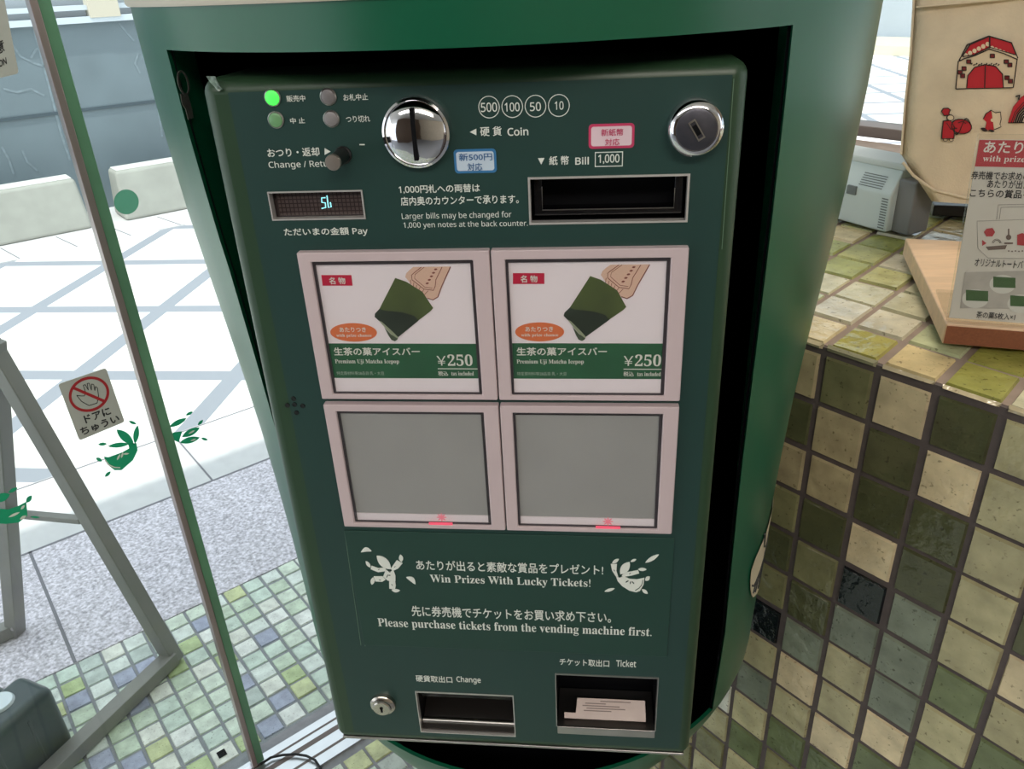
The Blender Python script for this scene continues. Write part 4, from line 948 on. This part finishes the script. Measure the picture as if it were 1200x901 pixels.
for cx, cy in ((1145, 346.5), (1177, 331), (1197, 353)): m.poly(s4, pxs(s4, [(cx-13, cy-7), (cx+13, cy-5.5), (cx+13, cy+6.5), (cx-13, cy+5.5)]), 0, .00015)
keep(m.build('biscuit_print', BIS, None), sgn)

# low dark block put under the bag to carry it
gb = onZ(1092, 253, ZT_); bb = MB(); bb.obox(gb, bu*.22, bw*.10, Z*.0140)
tag(bb.build('low_dark_block', mat('black_block', (34, 34, 40), .4), None, False, .0015), 'low black block under the printed cloth bag', 'block')
# tote bag
CV = mat('canvas', (222, 206, 180), .85, 0, .1, 25, .35, 500)
bgO = gb - bw*.115 + Z*.0145; bpln = Plane(bgO, bu, (Z*math.cos(.05) + bw*math.sin(.05)))
bag = empty('tote_bag', bgO, 'tan canvas tote bag with red gate print standing on the counter', 'bag')
def bp(x, y): return bpln.px(x, y)
def bagside(xl):                                    # outline of the front, photo pixels
    return None
ptsL = [(1092, 236), (1076, 212), (1056, 181), (1061, 120), (1067, 60), (1070, 10), (1073, -60)]
m = MB(); NW = 14; rows = []
RX = bp(1330, 120)[0]
for i, (x, y) in enumerate(ptsL):
    a, b = bp(x, y)
    bot = i <= 2
    row = []
    for c in range(NW+1):
        t = c/NW; aa = a + (RX-a)*t
        by = b if i > 0 else b - .004*t
        if i == 1: by = b
        puff = .010*math.sin(pi*min(1, t*1.0))*(0 if i == 0 else .6 if i == 1 else 1) + .0025*math.sin(9*t+i*1.7)
        row.append(bpln.at(aa, by, puff))
    rows.append(row)
k = NW+1; m.add([q for r in rows for q in r], [(i*k+c, i*k+c+1, (i+1)*k+c+1, (i+1)*k+c) for i in range(len(rows)-1) for c in range(NW)])
# gusset: back outline
back = []
for i, (x, y) in enumerate(ptsL):
    a, b = bp(x, y); q_ = bpln.at(a + (.10 if i < 3 else .03), b, -.135)
    if i < 2: q_.z = gb.z + .0145 + .006*i
    back.append(q_)
    # left gusset joined to the front edge
fr = [r[0] for r in rows]; kk = len(fr)
mid = [fr[i] + bpln.u*((back[i]-fr[i]).dot(bpln.u)*.85) - bpln.n*.018 for i in range(kk)]
m.add(fr+mid+back, [(i, i+1, kk+i+1, kk+i) for i in range(kk-1)] + [(kk+i, kk+i+1, 2*kk+i+1, 2*kk+i) for i in range(kk-1)])
br = [q + bpln.u*((RX-bp(1092, 236)[0])*.98) for q in back]
m.add(back+br, [(i, i+1, kk+i+1, kk+i) for i in range(kk-1)])
m.add([rows[0][0], rows[0][-1], br[0], back[0]], [(0, 1, 2, 3)])
bo = keep(m.build('bag_body', CV, None, False), bag)
for p_ in bo.data.polygons: p_.use_smooth = True
m = MB(); m.tube([r[0] + bpln.n*.0006 for r in rows[2:]], .0012, 8); keep(m.build('side_seam', CV, None, True), bag)
m = MB(); a0 = bp(1072, 9); m.poly(bpln, [(a0[0], a0[1]), (RX, a0[1]+.012), (RX, a0[1]+.0135), (a0[0], a0[1]+.0012)], .004, .0135); keep(m.build('hem_seam', CV, None), bag)
m = MB(); cr_ = [bp(*q) for q in ((1058, 190), (1070, 205), (1094, 222), (1130, 231), (1210, 233))]; m.tube([bpln.at(a, b, .004 if i else .0005) for i, (a, b) in enumerate(cr_)], .0016, 8); keep(m.build('bottom_fold', CV, None, True), bag)
# printed pictures (wrapped just above the cloth)
BR = mat('bag_red_print', (188, 36, 48), .8); BK_ = mat('bag_black_print', (46, 36, 34), .8); BW_ = mat('bag_cream_print', (226, 206, 176), .8); BG_ = mat('bag_green_print', (70, 100, 84), .8)
def bsurf(a, b):
    x0 = bp(1058, 160)[0]; t = max(0, min(1, (a-x0)/(RX-x0)))
    return .010*math.sin(pi*t) + .0022
class BagPlane(Plane):
    def at(s, a, b, off=0): return Plane.at(s, a, b, off + bsurf(a, b))
bq = BagPlane(bpln.O, bpln.u, bpln.v)
def g7(pts, org=(1060, 0), k=5.007): return pxs(bq, pts, org, k)
def bprint(name, shapes, m_, o=0):
    b = MB()
    for s in shapes: b.poly(bq, g7(s), -.002, .0004+o)
    keep(b.build(name, m_, None), bag)
def outline(p, w): return segs(list(p) + [p[0]], w)
bprint('gate_wall', [[(293, 518), (308, 355), (480, 268), (645, 340), (622, 508)]], BW_)
bprint('gate_roof', [[(330, 330), (375, 260), (485, 212), (485, 275), (400, 318)], [(488, 212), (612, 250), (640, 320), (570, 300), (488, 275)]], BR, .0003)
bprint('gate_lines', [stroke([(293, 518), (308, 355)], 5), stroke([(645, 340), (622, 508)], 5), stroke([(293, 518), (622, 508)], 5), stroke([(312, 352), (360, 260), (485, 210), (612, 248), (648, 338)], 6), stroke([(486, 212), (488, 280)], 5), stroke([(462, 378), (458, 512)], 5)] +
       [stroke([(355, 512), (362, 440), (400, 392), (460, 375), (520, 385), (560, 430), (565, 508)], 5)] + [stroke([(380+14*i, 377+(i % 2)*6-abs(i-6)*.5), (388+14*i, 367+(i % 2)*6)], 5) for i in range(12)], BK_, .0009)
bprint('gate_roof_outline', outline([(330, 330), (375, 260), (485, 212), (485, 275), (400, 318)], 5) + outline([(488, 212), (612, 250), (640, 320), (570, 300), (488, 275)], 5) + segs([(312, 356), (345, 340), (400, 325), (485, 285), (570, 312), (645, 345)], 6), BK_, .0011)
bprint('gate_door', [[(355, 512), (362, 440), (400, 392), (460, 375), (520, 385), (560, 430), (565, 508)]], BR, .0003)
bprint('gate_tiles', [ring_px(325+25*i, 335-13*i, 12, 13, 0, 0) for i in range(7)] + [ring_px(500+22*i, 280+8.5*i, 12, 13, 0, 0) for i in range(7)], BW_, .0006)
bprint('gate_bricks', [[(x, y), (x+24, y), (x+24, y+22), (x, y+22)] for x, y in ((355, 348), (490, 314), (570, 347), (590, 366), (328, 388), (306, 410), (320, 430), (574, 440), (594, 460))], mat('bag_dark_red_print', (120, 36, 38), .8), .0006)
bprint('brick_outline', [q for x, y in ((355, 348), (490, 314), (570, 347), (590, 366), (328, 388), (306, 410), (320, 430), (574, 440), (594, 460)) for q in outline([(x, y), (x+24, y), (x+24, y+22), (x, y+22)], 4)], BK_, .0012)
bprint('chef_outline', outline([(212, 650), (222, 632), (250, 630), (262, 640), (252, 660), (258, 668), (226, 674)], 4) + outline([(222, 705), (262, 700), (285, 740), (282, 806), (212, 808), (216, 750)], 4) + outline(ring_px(325, 735, 58, 42, .15, 0)[::3], 4) + outline(ring_px(262, 685, 20, 16, 0, 0)[::4], 3) + outline(ring_px(232, 814, 12, 8, 0, 0)[::6], 3) + outline(ring_px(266, 814, 12, 8, 0, 0)[::6], 3), BK_, .0011)
bprint('chef_print', [[(212, 650), (222, 632), (250, 630), (262, 640), (252, 660), (258, 668), (226, 674)], [(222, 705), (262, 700), (285, 740), (282, 806), (212, 808), (216, 750)], ring_px(325, 735, 58, 42, .15, 0)], BR, .0002)
bprint('chef_face', [ring_px(262, 685, 20, 16, 0, 0), ring_px(232, 812, 12, 8, 0, 0), ring_px(266, 812, 12, 8, 0, 0)], BW_, .0004)
bprint('chef_lines', [stroke([(268+115*t, 735+48*math.sin(2*pi*t)) for t in [i/12 for i in range(13)]], 4), stroke([(240, 715), (262, 752), (300, 745)], 4), stroke([(305, 715), (330, 705), (350, 718)], 4), stroke([(213, 808), (284, 806)], 4)], BK_, .0008)
bprint('cake_print', [[(450, 690), (465, 660), (495, 640), (505, 700), (510, 755), (460, 755), (470, 710)]], BR, .0002)
bprint('cake_white', [[(497, 642), (520, 655), (548, 650), (552, 690), (545, 720), (552, 735), (512, 752)], ring_px(502, 697, 10, 10, 0, 0)], BW_, .0004)
bprint('cake_lines', [stroke([(450, 690), (465, 660), (495, 640), (520, 655), (548, 650), (552, 690), (545, 720), (552, 735), (512, 752)], 4), leaf((435, 745), (475, 760), 20), leaf((480, 755), (515, 762), 14)], BK_, .0008)
bprint('arch_print', [[(600, 690), (625, 620), (670, 565), (730, 530), (730, 590), (680, 620), (645, 660), (625, 712), (595, 712)]], BR, .0002)
bprint('arch_lines', [stroke([(610+12*k, 712), (632+10*k, 650+6*k), (680+6*k, 595+12*k), (740, 570+13*k)], 4) for k in range(6)] + [stroke([(595, 712), (690, 712)], 4), stroke([(638, 560), (660, 552), (655, 580)], 5)], BK_, .0006)
bprint('mountain_print', [[(500, 945), (535, 905), (560, 945)]], BG_, .0002)
